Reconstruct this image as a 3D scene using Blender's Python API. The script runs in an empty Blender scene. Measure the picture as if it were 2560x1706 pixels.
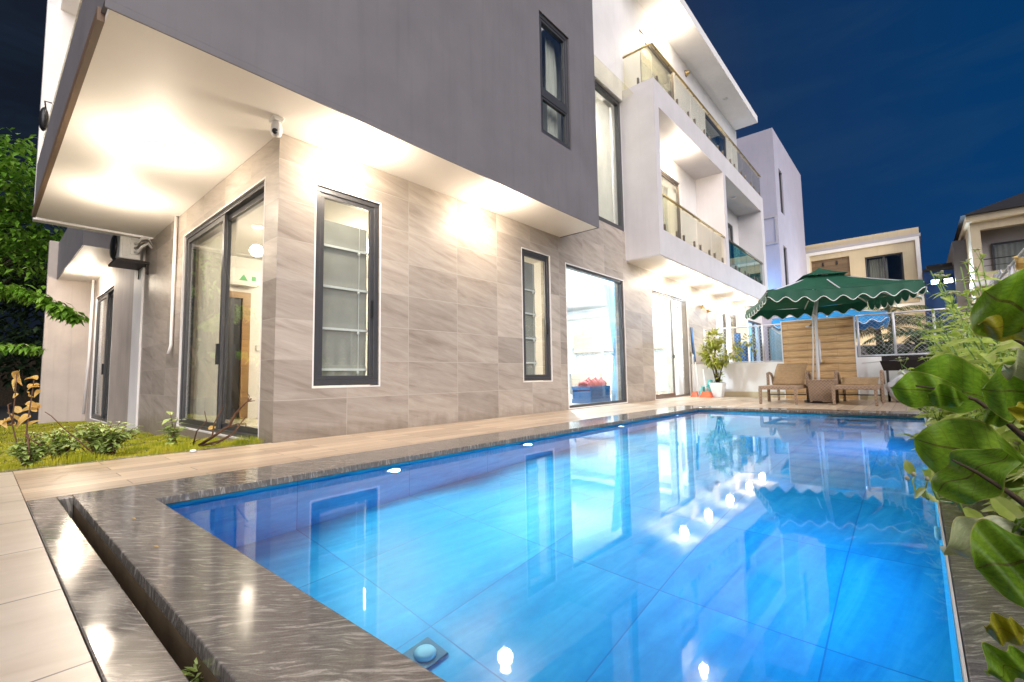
import bpy, math, random
from mathutils import Vector, Matrix
random.seed(7)
SC = bpy.context.scene
COL = SC.collection
R_ = math.radians
# ------------------------------------------------------------------ camera (calibrated from the vanishing points)
RX = Vector((0.75398739, -0.06301984, -0.65385894))
RY = Vector((0.65670201, 0.04857263, 0.75258433))
RZ = Vector((-0.01566809, -0.99682957, 0.07800841))
FPX = 1162.05
CAM = Vector((0, 0, 0.70))
cd = bpy.data.cameras.new('camera'); cam = bpy.data.objects.new('camera', cd); COL.objects.link(cam)
cam.matrix_world = Matrix(((RX[0], -RX[1], -RX[2], CAM[0]), (RY[0], -RY[1], -RY[2], CAM[1]), (RZ[0], -RZ[1], -RZ[2], CAM[2]), (0, 0, 0, 1)))
cd.sensor_width = 36; cd.lens = 36 * FPX / 2560; cd.clip_end = 2000; cd.clip_start = 0.02
SC.camera = cam
def ray(px, py):
    v = Vector((px - 1280, py - 853, FPX)); return Vector((RX.dot(v), RY.dot(v), RZ.dot(v)))
def at_y(px, py, y): d = ray(px, py); return CAM + d * (y / d.y)
def at_x(px, py, x): d = ray(px, py); return CAM + d * (x / d.x)
def at_z(px, py, z): d = ray(px, py); return CAM + d * ((z - CAM.z) / d.z)

# ------------------------------------------------------------------ materials
def new_mat(name):
    m = bpy.data.materials.new(name); m.use_nodes = True
    nt = m.node_tree; b = nt.nodes['Principled BSDF']; return m, nt, b
def N(nt, t, **k):
    n = nt.nodes.new(t)
    for a, v in k.items():
        if a in n.inputs: n.inputs[a].default_value = v
        else: setattr(n, a, v)
    return n
def ramp(nt, src, stops, interp='LINEAR'):
    r = N(nt, 'ShaderNodeValToRGB'); e = r.color_ramp.elements; r.color_ramp.interpolation = interp
    while len(e) > 1: e.remove(e[-1])
    e[0].position = stops[0][0]; e[0].color = (*stops[0][1], 1)
    for p, c in stops[1:]:
        x = e.new(p); x.color = (*c, 1)
    nt.links.new(src, r.inputs[0]); return r.outputs[0]
def mathn(nt, op, a, b=None, c=None):
    n = N(nt, 'ShaderNodeMath', operation=op)
    for i, v in enumerate((a, b, c)):
        if v is None: continue
        if isinstance(v, (int, float)): n.inputs[i].default_value = v
        else: nt.links.new(v, n.inputs[i])
    return n.outputs[0]
def mixc(nt, fac, a, b, blend='MIX'):
    n = N(nt, 'ShaderNodeMix', data_type='RGBA', blend_type=blend)
    for i, v in ((0, fac), (6, a), (7, b)):
        if isinstance(v, (int, float)): n.inputs[i].default_value = v
        elif isinstance(v, tuple): n.inputs[i].default_value = (*v, 1)
        else: nt.links.new(v, n.inputs[i])
    return n.outputs[2]
def noise(nt, vec, scale, detail=4, rough=.55, dist=0.0):
    n = N(nt, 'ShaderNodeTexNoise', Scale=scale, Detail=detail, Roughness=rough, Distortion=dist)
    if vec is not None: nt.links.new(vec, n.inputs['Vector'])
    return n.outputs[0]
def mapping(nt, vec, scale=(1, 1, 1), rot=(0, 0, 0), loc=(0, 0, 0)):
    m = N(nt, 'ShaderNodeMapping'); m.inputs['Scale'].default_value = scale; m.inputs['Rotation'].default_value = rot; m.inputs['Location'].default_value = loc
    nt.links.new(vec, m.inputs['Vector']); return m.outputs[0]
def aniso(nt, vec, ang, scale):
    """turn first, then stretch: streaks run along the direction -ang from the first axis"""
    return mapping(nt, mapping(nt, vec, rot=(0, 0, R_(ang))), scale)
def world_pos(nt): return N(nt, 'ShaderNodeNewGeometry').outputs['Position']
def obj_pos(nt): return N(nt, 'ShaderNodeTexCoord').outputs['Object']
def bump(nt, b, h, strength=.3, dist=.01):
    n = N(nt, 'ShaderNodeBump', Strength=strength, Distance=dist); nt.links.new(h, n.inputs['Height']); nt.links.new(n.outputs[0], b.inputs['Normal'])
def wall_uv(nt):
    """u = y on faces looking along x, u = x on faces looking along y; v = z"""
    g = N(nt, 'ShaderNodeNewGeometry'); p = N(nt, 'ShaderNodeSeparateXYZ'); nt.links.new(g.outputs['Position'], p.inputs[0])
    n = N(nt, 'ShaderNodeSeparateXYZ'); nt.links.new(g.outputs['Normal'], n.inputs[0])
    f = mathn(nt, 'GREATER_THAN', mathn(nt, 'ABSOLUTE', n.outputs[1]), .5)
    u = mathn(nt, 'ADD', mathn(nt, 'MULTIPLY', p.outputs[0], f), mathn(nt, 'MULTIPLY', p.outputs[1], mathn(nt, 'SUBTRACT', 1.0, f)))
    c = N(nt, 'ShaderNodeCombineXYZ'); nt.links.new(u, c.inputs[0]); nt.links.new(p.outputs[2], c.inputs[1]); return c.outputs[0]

def paint(name, col, rough=.55, var=.10, spec=.4, stain=.0):
    m, nt, b = new_mat(name); p = world_pos(nt)
    n1 = noise(nt, p, 1.3, 5); n2 = noise(nt, p, 40, 3)
    lo = tuple(c * (1 - var) for c in col); c = ramp(nt, n1, [(.3, lo), (.65, col)])
    if stain:
        s = noise(nt, mapping(nt, p, (6, 6, .35)), 1.6, 5); c = mixc(nt, ramp(nt, s, [(.5, (0, 0, 0)), (.75, (stain,) * 3)]), c, tuple(x * .55 for x in col))
    nt.links.new(c, b.inputs['Base Color']); b.inputs['Roughness'].default_value = rough; b.inputs['Specular IOR Level'].default_value = spec
    bump(nt, b, n2, .12, .004); return m
def plain(name, col, rough=.5, metal=0., spec=.5, var=.12, scale=9, bmp=0.):
    m, nt, b = new_mat(name); n = noise(nt, obj_pos(nt), scale, 4)
    c = ramp(nt, n, [(.3, tuple(x * (1 - var) for x in col)), (.7, col)]); nt.links.new(c, b.inputs['Base Color'])
    b.inputs['Roughness'].default_value = rough; b.inputs['Metallic'].default_value = metal; b.inputs['Specular IOR Level'].default_value = spec
    if bmp: bump(nt, b, noise(nt, obj_pos(nt), scale * 6, 3), bmp, .004)
    return m
def emis(name, col, s):
    m, nt, b = new_mat(name); b.inputs['Base Color'].default_value = (*col, 1); b.inputs['Emission Color'].default_value = (*col, 1); b.inputs['Emission Strength'].default_value = s; return m
def glass(name, tint=(.93, .96, .95), fr=1.0, rough=.01):
    m, nt, b = new_mat(name); nt.nodes.remove(b); out = nt.nodes['Material Output']
    t = N(nt, 'ShaderNodeBsdfTransparent', Color=(*tint, 1)); g = N(nt, 'ShaderNodeBsdfGlossy', Roughness=rough); g.inputs['Color'].default_value = (1, 1, 1, 1)
    f = N(nt, 'ShaderNodeFresnel', IOR=1.5); k = mathn(nt, 'MINIMUM', mathn(nt, 'MULTIPLY', f.outputs[0], fr), 1.0)
    # same reflectance from both sides of the pane
    lw = N(nt, 'ShaderNodeLayerWeight', Blend=.5); k = mathn(nt, 'ADD', mathn(nt, 'MULTIPLY', mathn(nt, 'POWER', lw.outputs['Facing'], 4.0), .75 * fr), .045 * fr)
    x = N(nt, 'ShaderNodeMixShader'); nt.links.new(k, x.inputs[0]); nt.links.new(t.outputs[0], x.inputs[1]); nt.links.new(g.outputs[0], x.inputs[2]); nt.links.new(x.outputs[0], out.inputs[0]); return m

def brick_mask(nt, uv, w, h, mortar, off=0.0, freq=2):
    b = N(nt, 'ShaderNodeTexBrick', offset=off, offset_frequency=freq, squash=1.0)
    b.inputs['Scale'].default_value = 1; b.inputs['Brick Width'].default_value = w; b.inputs['Row Height'].default_value = h
    b.inputs['Mortar Size'].default_value = mortar; b.inputs['Mortar Smooth'].default_value = .1; b.inputs['Bias'].default_value = 0
    b.inputs['Color1'].default_value = (0, 0, 0, 1); b.inputs['Color2'].default_value = (1, 1, 1, 1); b.inputs['Mortar'].default_value = (.5, .5, .5, 1)
    nt.links.new(uv, b.inputs['Vector']); return b.outputs['Color'], b.outputs['Fac']

def stone_tile(name):
    m, nt, b = new_mat(name); uv = wall_uv(nt)
    uvo = mapping(nt, uv, loc=(-.27, .005, 0))
    tint, mort = brick_mask(nt, uvo, .96, .479, .0048)
    # each tile has its own slice of the veining
    off = N(nt, 'ShaderNodeVectorMath', operation='SCALE'); nt.links.new(tint, off.inputs[0]); off.inputs['Scale'].default_value = 7.3
    add = N(nt, 'ShaderNodeVectorMath', operation='ADD'); nt.links.new(uv, add.inputs[0]); nt.links.new(off.outputs[0], add.inputs[1])
    v = aniso(nt, add.outputs[0], 13, (.8, 4.8, 1))
    n1 = noise(nt, v, 1.5, 8, .62, .5); n2 = noise(nt, aniso(nt, add.outputs[0], 13, (3, 40, 1)), 1.6, 4, .6); n3 = noise(nt, uv, 90, 2)
    c = ramp(nt, n1, [(.30, (.265, .222, .185)), (.44, (.365, .315, .268)), (.56, (.42, .368, .318)), (.72, (.49, .44, .385))])
    c = mixc(nt, .16, c, ramp(nt, n2, [(.35, (.15, .125, .105)), (.65, (.36, .32, .28))]))
    c = mixc(nt, .19, c, tint, 'OVERLAY')
    c = mixc(nt, mort, c, (.43, .39, .34))
    sz = N(nt, 'ShaderNodeSeparateXYZ'); nt.links.new(uv, sz.inputs[0]); dirt = mathn(nt, 'ADD', mathn(nt, 'MULTIPLY', sz.outputs[1], -2.6), mathn(nt, 'MULTIPLY', noise(nt, mapping(nt, uv, (2, .7, 1)), 3, 6, .65), 1.5))
    c = mixc(nt, ramp(nt, dirt, [(.30, (0, 0, 0)), (.95, (.55,) * 3)]), c, (.17, .135, .10)); nt.links.new(c, b.inputs['Base Color'])
    b.inputs['Roughness'].default_value = .42; b.inputs['Specular IOR Level'].default_value = .4
    h = mathn(nt, 'ADD', mathn(nt, 'MULTIPLY', n3, .15), mathn(nt, 'MULTIPLY', mort, -1.0)); bump(nt, b, h, .35, .004); return m
def plank(name, w, l, cols, along='y', rough=.35, vert=False, bumpy=.2):
    m, nt, b = new_mat(name)
    if vert: uv = wall_uv(nt)
    else:
        p = N(nt, 'ShaderNodeSeparateXYZ'); nt.links.new(world_pos(nt), p.inputs[0]); c = N(nt, 'ShaderNodeCombineXYZ')
        a, d = (1, 0) if along == 'y' else (0, 1)
        nt.links.new(p.outputs[a], c.inputs[0]); nt.links.new(p.outputs[d], c.inputs[1]); uv = c.outputs[0]
    tint, mort = brick_mask(nt, uv, l, w, .004, .37, 2)
    off = N(nt, 'ShaderNodeVectorMath', operation='SCALE'); nt.links.new(tint, off.inputs[0]); off.inputs['Scale'].default_value = 9.1
    add = N(nt, 'ShaderNodeVectorMath', operation='ADD'); nt.links.new(uv, add.inputs[0]); nt.links.new(off.outputs[0], add.inputs[1])
    n1 = noise(nt, mapping(nt, add.outputs[0], (1.2, 16, 1)), 1.4, 8, .6, .5); n2 = noise(nt, mapping(nt, add.outputs[0], (5, 120, 1)), 1.0, 3)
    c = ramp(nt, n1, [(.32, cols[0]), (.52, cols[1]), (.7, cols[2])]); c = mixc(nt, .22, c, ramp(nt, n2, [(.35, cols[0]), (.7, cols[2])]))
    c = mixc(nt, .22, c, tint, 'OVERLAY'); c = mixc(nt, mort, c, tuple(x * .42 for x in cols[0])); nt.links.new(c, b.inputs['Base Color'])
    b.inputs['Roughness'].default_value = rough; bump(nt, b, mathn(nt, 'ADD', mathn(nt, 'MULTIPLY', n1, .3), mathn(nt, 'MULTIPLY', mort, -1.0)), bumpy, .004); return m
def wavy_planks():
    """horizontal boards whose edges carry a wavy dark line"""
    m, nt, b = new_mat('wood_panel'); uv = wall_uv(nt); w = noise(nt, mapping(nt, uv, (1.6, 1.2, 1)), 1.5, 4); s = N(nt, 'ShaderNodeSeparateXYZ'); nt.links.new(uv, s.inputs[0])
    row = mathn(nt, 'ADD', mathn(nt, 'DIVIDE', s.outputs[1], .19), mathn(nt, 'MULTIPLY', w, .34)); fr = mathn(nt, 'FRACT', row)
    g = noise(nt, mapping(nt, uv, (2.2, 26, 1)), 1.5, 7, .6, .6); c = ramp(nt, g, [(.3, (.36, .20, .085)), (.5, (.52, .32, .15)), (.7, (.64, .43, .22))])
    k = ramp(nt, fr, [(0, (.45,) * 3), (.10, (.74,) * 3), (.30, (1,) * 3), (.88, (1,) * 3), (1, (.45,) * 3)]); c = mixc(nt, 1.0, c, k, 'MULTIPLY')
    tint, mort = brick_mask(nt, uv, 1.1, .19, .003, .4); c = mixc(nt, mathn(nt, 'MULTIPLY', mort, .6), c, (.2, .11, .05)); nt.links.new(c, b.inputs['Base Color']); b.inputs['Roughness'].default_value = .5
    bump(nt, b, g, .15, .004); return m
def granite(name):
    m, nt, b = new_mat(name); p = world_pos(nt)
    w = noise(nt, p, 1.4, 3); wv = N(nt, 'ShaderNodeVectorMath', operation='ADD'); sc = N(nt, 'ShaderNodeVectorMath', operation='SCALE'); sc.inputs['Scale'].default_value = .22
    nn = N(nt, 'ShaderNodeTexNoise', Scale=1.7, Detail=3); nt.links.new(p, nn.inputs['Vector']); nt.links.new(nn.outputs['Color'], sc.inputs[0]); nt.links.new(p, wv.inputs[0]); nt.links.new(sc.outputs[0], wv.inputs[1])
    v = aniso(nt, wv.outputs[0], -40, (8, 60, 9))
    n1 = noise(nt, v, 1.0, 7, .6, .7); n2 = noise(nt, aniso(nt, wv.outputs[0], -40, (15, 120, 16)), 1.0, 5, .65, .4); n3 = noise(nt, p, 220, 2)
    c = ramp(nt, n1, [(.38, (.13, .117, .104)), (.52, (.19, .172, .152)), (.57, (.25, .232, .21)), (.63, (.54, .50, .44)), (.70, (.20, .186, .17))])
    c2 = ramp(nt, n2, [(.48, (.14, .127, .113)), (.58, (.25, .232, .208)), (.66, (.52, .49, .44))]); c = mixc(nt, .65, c, c2, 'LIGHTEN')
    c = mixc(nt, .25, c, ramp(nt, n3, [(.35, (.03, .027, .025)), (.65, (.2, .18, .16))])); nt.links.new(c, b.inputs['Base Color'])
    b.inputs['Roughness'].default_value = .07; b.inputs['Specular IOR Level'].default_value = .6
    rr = ramp(nt, noise(nt, p, 5, 4), [(.3, (.06,) * 3), (.7, (.16,) * 3)]); nt.links.new(rr, b.inputs['Roughness']); return m
def tile_floor(name, sx, sy, cols, rough, off=(0, 0, 0), mortcol=(.2, .17, .13), stag=.0, vein=True):
    m, nt, b = new_mat(name); p = world_pos(nt); pv = mapping(nt, p, loc=off)
    tint, mort = brick_mask(nt, pv, sx, sy, .004, stag)
    o = N(nt, 'ShaderNodeVectorMath', operation='SCALE'); nt.links.new(tint, o.inputs[0]); o.inputs['Scale'].default_value = 5.7
    add = N(nt, 'ShaderNodeVectorMath', operation='ADD'); nt.links.new(p, add.inputs[0]); nt.links.new(o.outputs[0], add.inputs[1])
    n1 = noise(nt, aniso(nt, add.outputs[0], -80, (.8, 5, 3)), 1.3, 8, .62, .7); n2 = noise(nt, add.outputs[0], 22, 5)
    c = ramp(nt, n1, [(.3, cols[0]), (.5, cols[1]), (.7, cols[2])]); c = mixc(nt, .18, c, ramp(nt, n2, [(.3, cols[0]), (.7, cols[2])])); c = mixc(nt, mort, c, mortcol)
    nt.links.new(c, b.inputs['Base Color']); b.inputs['Roughness'].default_value = rough; bump(nt, b, mathn(nt, 'MULTIPLY', mort, -1.0), .3, .003); return m
def leafmat(name, cols, vein=True, rough=.4, veincol=None, trans=.25, nscale=9):
    m, nt, b = new_mat(name); uv = N(nt, 'ShaderNodeUVMap').outputs[0]; p = obj_pos(nt)
    n1 = noise(nt, p, nscale, 5); c = ramp(nt, n1, [(.3, cols[0]), (.5, cols[1]), (.72, cols[2])])
    if vein:
        s = N(nt, 'ShaderNodeSeparateXYZ'); nt.links.new(uv, s.inputs[0]); av = mathn(nt, 'ABSOLUTE', s.outputs[1])
        mid = mathn(nt, 'LESS_THAN', av, .035); ph = mathn(nt, 'FRACT', mathn(nt, 'MULTIPLY', mathn(nt, 'SUBTRACT', s.outputs[0], mathn(nt, 'MULTIPLY', av, .22)), 7.0))
        side = mathn(nt, 'LESS_THAN', mathn(nt, 'ABSOLUTE', mathn(nt, 'SUBTRACT', ph, .5)), .035); v = mathn(nt, 'MAXIMUM', mid, mathn(nt, 'MULTIPLY', side, .35))
        ed = mathn(nt, 'GREATER_THAN', av, .965)
        c = mixc(nt, v, c, veincol or tuple(x * .5 for x in cols[0])); c = mixc(nt, mathn(nt, 'MULTIPLY', ed, .8), c, (.5, .46, .13))
        bump(nt, b, mathn(nt, 'ADD', mathn(nt, 'MULTIPLY', v, -.6), mathn(nt, 'MULTIPLY', n1, .8)), .22, .004); sp = noise(nt, uv, 26, 5, .7); c = mixc(nt, ramp(nt, sp, [(.60, (0, 0, 0)), (.72, (.55,) * 3)]), c, (.10, .075, .02)); c = mixc(nt, .28, c, ramp(nt, noise(nt, uv, 11, 6, .7), [(.35, tuple(x * .45 for x in cols[0])), (.65, tuple(min(1, x * 1.5) for x in cols[2]))]))
    nt.links.new(c, b.inputs['Base Color']); b.inputs['Roughness'].default_value = rough; b.inputs['Specular IOR Level'].default_value = .45
    if trans:
        out = nt.nodes['Material Output']; t = N(nt, 'ShaderNodeBsdfTranslucent'); nt.links.new(c, t.inputs['Color']); x = N(nt, 'ShaderNodeMixShader', Fac=trans)
        nt.links.new(b.outputs[0], x.inputs[1]); nt.links.new(t.outputs[0], x.inputs[2]); nt.links.new(x.outputs[0], out.inputs[0])
    return m
def woven(name, col, s=55, rough=.5):
    m, nt, b = new_mat(name); p = obj_pos(nt); q = mapping(nt, p, (s, s, s))
    ck = N(nt, 'ShaderNodeTexChecker', Scale=1.0); nt.links.new(q, ck.inputs['Vector']); ck.inputs['Color1'].default_value = (*col, 1); ck.inputs['Color2'].default_value = (*[x * .55 for x in col], 1)
    c = mixc(nt, .35, ck.outputs[0], ramp(nt, noise(nt, p, 14, 4), [(.3, tuple(x * .6 for x in col)), (.7, tuple(min(1, x * 1.2) for x in col))])); nt.links.new(c, b.inputs['Base Color']); b.inputs['Roughness'].default_value = rough
    bump(nt, b, ck.outputs[1], .5, .004); return m
def cloth(name, col, rough=.8, trans=.3, var=.12):
    m, nt, b = new_mat(name); p = obj_pos(nt); c = ramp(nt, noise(nt, p, 5, 4), [(.3, tuple(x * (1 - var) for x in col)), (.7, col)]); nt.links.new(c, b.inputs['Base Color']); b.inputs['Roughness'].default_value = rough
    bump(nt, b, noise(nt, p, 260, 2), .1, .002)
    if trans:
        out = nt.nodes['Material Output']; t = N(nt, 'ShaderNodeBsdfTranslucent'); nt.links.new(c, t.inputs['Color']); x = N(nt, 'ShaderNodeMixShader', Fac=trans)
        nt.links.new(b.outputs[0], x.inputs[1]); nt.links.new(t.outputs[0], x.inputs[2]); nt.links.new(x.outputs[0], out.inputs[0])
    return m
def water_mat():
    m, nt, b = new_mat('pool_water'); nt.nodes.remove(b); out = nt.nodes['Material Output']
    r = N(nt, 'ShaderNodeBsdfRefraction', IOR=1.33, Roughness=0.0); r.inputs['Color'].default_value = (.80, .95, 1, 1); g = N(nt, 'ShaderNodeBsdfGlossy', Roughness=.03); g.inputs['Color'].default_value = (1, 1, 1, 1)
    f = N(nt, 'ShaderNodeFresnel', IOR=1.33); x = N(nt, 'ShaderNodeMixShader')
    bp = N(nt, 'ShaderNodeBump', Strength=.05, Distance=.02); nt.links.new(noise(nt, mapping(nt, world_pos(nt), (1, .7, 1)), 2.2, 2), bp.inputs['Height'])
    for n in (r, g, f): nt.links.new(bp.outputs[0], n.inputs['Normal'])
    nt.links.new(f.outputs[0], x.inputs[0]); nt.links.new(r.outputs[0], x.inputs[1]); nt.links.new(g.outputs[0], x.inputs[2]); nt.links.new(x.outputs[0], out.inputs[0]); return m

M = dict(
    tile=stone_tile('stone_tile'), white=paint('white_paint', (.80, .78, .76), stain=.10), soffit=paint('soffit_paint', (.89, .85, .80), var=.04), dark=paint('dark_grey_paint', (.178, .168, .176), .6, .16, stain=.22),
    lilac=paint('pale_grey_paint', (.42, .40, .41), .6, .06), plaster=paint('beige_plaster', (.47, .41, .36), .7, .18, stain=.35), cream=paint('cream_paint', (.55, .46, .31), .7, .1, stain=.2), tower=paint('tower_paint', (.42, .40, .47), .65, .08, stain=.12),
    brown=plain('brown_trim', (.16, .10, .06), .5), frame=plain('window_frame', (.075, .075, .08), .38, .3), bronze=plain('bronze_frame', (.20, .17, .14), .35, .5), black=plain('black_plastic', (.012, .012, .013), .4),
    glass=glass('window_glass'), rail=glass('rail_glass', (.95, .94, .86), .6), tealrail=glass('teal_glass', (.35, .62, .60), 1.2), brass=plain('brass', (.62, .47, .22), .28, .8), steel=plain('steel', (.55, .56, .58), .3, .85),
    galv=plain('galvanised', (.62, .63, .66), .45, .35), deck=plank('deck_planks', .20, 1.2, ((.42, .31, .21), (.54, .42, .30), (.63, .51, .39))), panel=wavy_planks(),
    granite=granite('granite'), patio=tile_floor('patio_tile', .64, .9, ((.56, .47, .37), (.64, .55, .45), (.72, .63, .53)), .28, (.35, .23, 0)), basin=tile_floor('pool_tile', .80, 1.02, ((.014, .30, .58), (.035, .44, .70), (.10, .58, .80)), .4, (.4, .42, 0), (.03, .25, .50)),
    water=water_mat(), concrete=plain('stained_concrete', (.20, .145, .085), .8, 0, .3, .4, 7, .3), soil=plain('soil', (.06, .045, .03), .95, 0, .2, .5, 12, .5), ground=plain('dark_ground', (.05, .05, .05), .9, 0, .2, .3, .3),
    floor_in=tile_floor('interior_floor', .6, .6, ((.55, .5, .44), (.6, .55, .5), (.66, .62, .57)), .2), room=paint('room_paint', (.78, .76, .74), .7, .03), woodd=plank('door_wood', .5, 3, ((.28, .15, .055), (.36, .21, .085), (.42, .26, .11)), vert=True), cabinet=plank('cabinet_wood', .6, 1.6, ((.50, .38, .28), (.58, .46, .35), (.64, .52, .42)), vert=True, rough=.4),
    marble=None, lamp=emis('warm_lamp', (1, .86, .66), 14), coollamp=emis('cool_lamp', (.8, .9, 1), 22), poollamp=emis('pool_lamp', (.75, .8, 1), 3), flood=emis('flood_lamp', (.40, .68, 1), 9), dim=plain('unlit_lamp', (.75, .73, .7), .4),
    curtain=cloth('white_curtain', (.80, .76, .68), trans=.35), blue=cloth('blue_curtain', (.42, .68, .86), trans=.45), blind=cloth('roman_blind', (.38, .36, .33), trans=.06), plastic=plain('white_plastic', (.78, .78, .76), .35), teal=plain('teal_plastic', (.12, .42, .38), .4), orange=plain('orange_plastic', (.75, .09, .015), .4),
    bluep=plain('blue_plastic', (.02, .13, .33), .4), pink=plain('pink_rubber', (.62, .16, .16), .6), green=cloth('green_canvas', (.008, .09, .05), .7, .18), edge=plain('white_braid', (.8, .82, .8), .6), bluecan=cloth('blue_canvas', (.03, .32, .72), .7, .3), whitem=plain('white_metal', (.75, .77, .8), .35, .1),
    wicker=woven('wicker', (.40, .28, .195), 30), sling=woven('sling_fabric', (.55, .36, .19), 130), rolled=plain('blue_foam', (.05, .17, .42), .8, 0, .3, .2, 20, .4), bark=plain('bark', (.10, .075, .05), .9, 0, .2, .4, 18, .5), stem=plain('green_stem', (.22, .36, .07), .5), dry=plain('dry_twig', (.17, .095, .06), .8, 0, .2, .4, 25, .4),
    biglf=leafmat('broad_leaf', ((.055, .15, .008), (.13, .28, .012), (.26, .42, .03)), True, .5, (.08, .05, .015), .42), palelf=leafmat('pale_leaf', ((.30, .36, .16), (.42, .47, .26), (.5, .53, .34)), True, .4, (.3, .3, .2), .3), yellf=leafmat('yellow_leaf', ((.22, .24, .01), (.34, .34, .015), (.42, .38, .03)), True, .4, (.2, .1, .02), .35),
    weed=leafmat('weed_leaf', ((.36, .54, .06), (.56, .68, .15), (.74, .78, .36)), False, .45, None, .35, 14), treelf=leafmat('tree_leaf', ((.06, .18, .014), (.16, .34, .028), (.36, .54, .10)), False, .45, None, .3, 3), darklf=leafmat('dark_leaf', ((.01, .025, .008), (.02, .045, .012), (.035, .065, .018)), False, .6, None, .15, 3),
    bushlf=leafmat('bush_leaf', ((.24, .36, .06), (.44, .56, .16), (.68, .74, .42)), False, .4, None, .25, 18), drylf=leafmat('dry_leaf', ((.48, .22, .03), (.72, .43, .10), (.82, .60, .26)), True, .6, (.3, .15, .03), .3), potlf=leafmat('pot_leaf', ((.16, .22, .02), (.36, .38, .05), (.52, .50, .12)), False, .45, None, .3, 14),
    palm=leafmat('palm_leaf', ((.025, .06, .02), (.05, .10, .035), (.09, .15, .05)), False, .5, None, .2, 6), grass=leafmat('grass', ((.20, .28, .012), (.47, .48, .025), (.66, .54, .09)), False, .6, None, .3, 3.6), flower=plain('pink_bud', (.52, .50, .34), .7), rooft=plain('roof_tile', (.03, .028, .028), .6, 0, .3, .3, 4, .4), charcoal=plain('charcoal_metal', (.028, .022, .022), .5, .4),
    drain=plain('drain_plate', (.10, .16, .24), .4), block=paint('balcony_paint', (.66, .63, .63), stain=.1), bag=cloth('white_bag', (.75, .76, .8), .35, .2), pebble=plain('pebble', (.75, .74, .7), .6),
)
def marble():
    m, nt, b = new_mat('marble'); p = world_pos(nt); n = noise(nt, mapping(nt, p, (1, 1, 2), (0, R_(40), 0)), 1.8, 9, .6, 1.4)
    c = ramp(nt, n, [(.44, (.84, .85, .86)), (.50, (.52, .55, .6)), (.54, (.84, .85, .86))]); nt.links.new(c, b.inputs['Base Color']); b.inputs['Roughness'].default_value = .15; return m
M['marble'] = marble()

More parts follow.
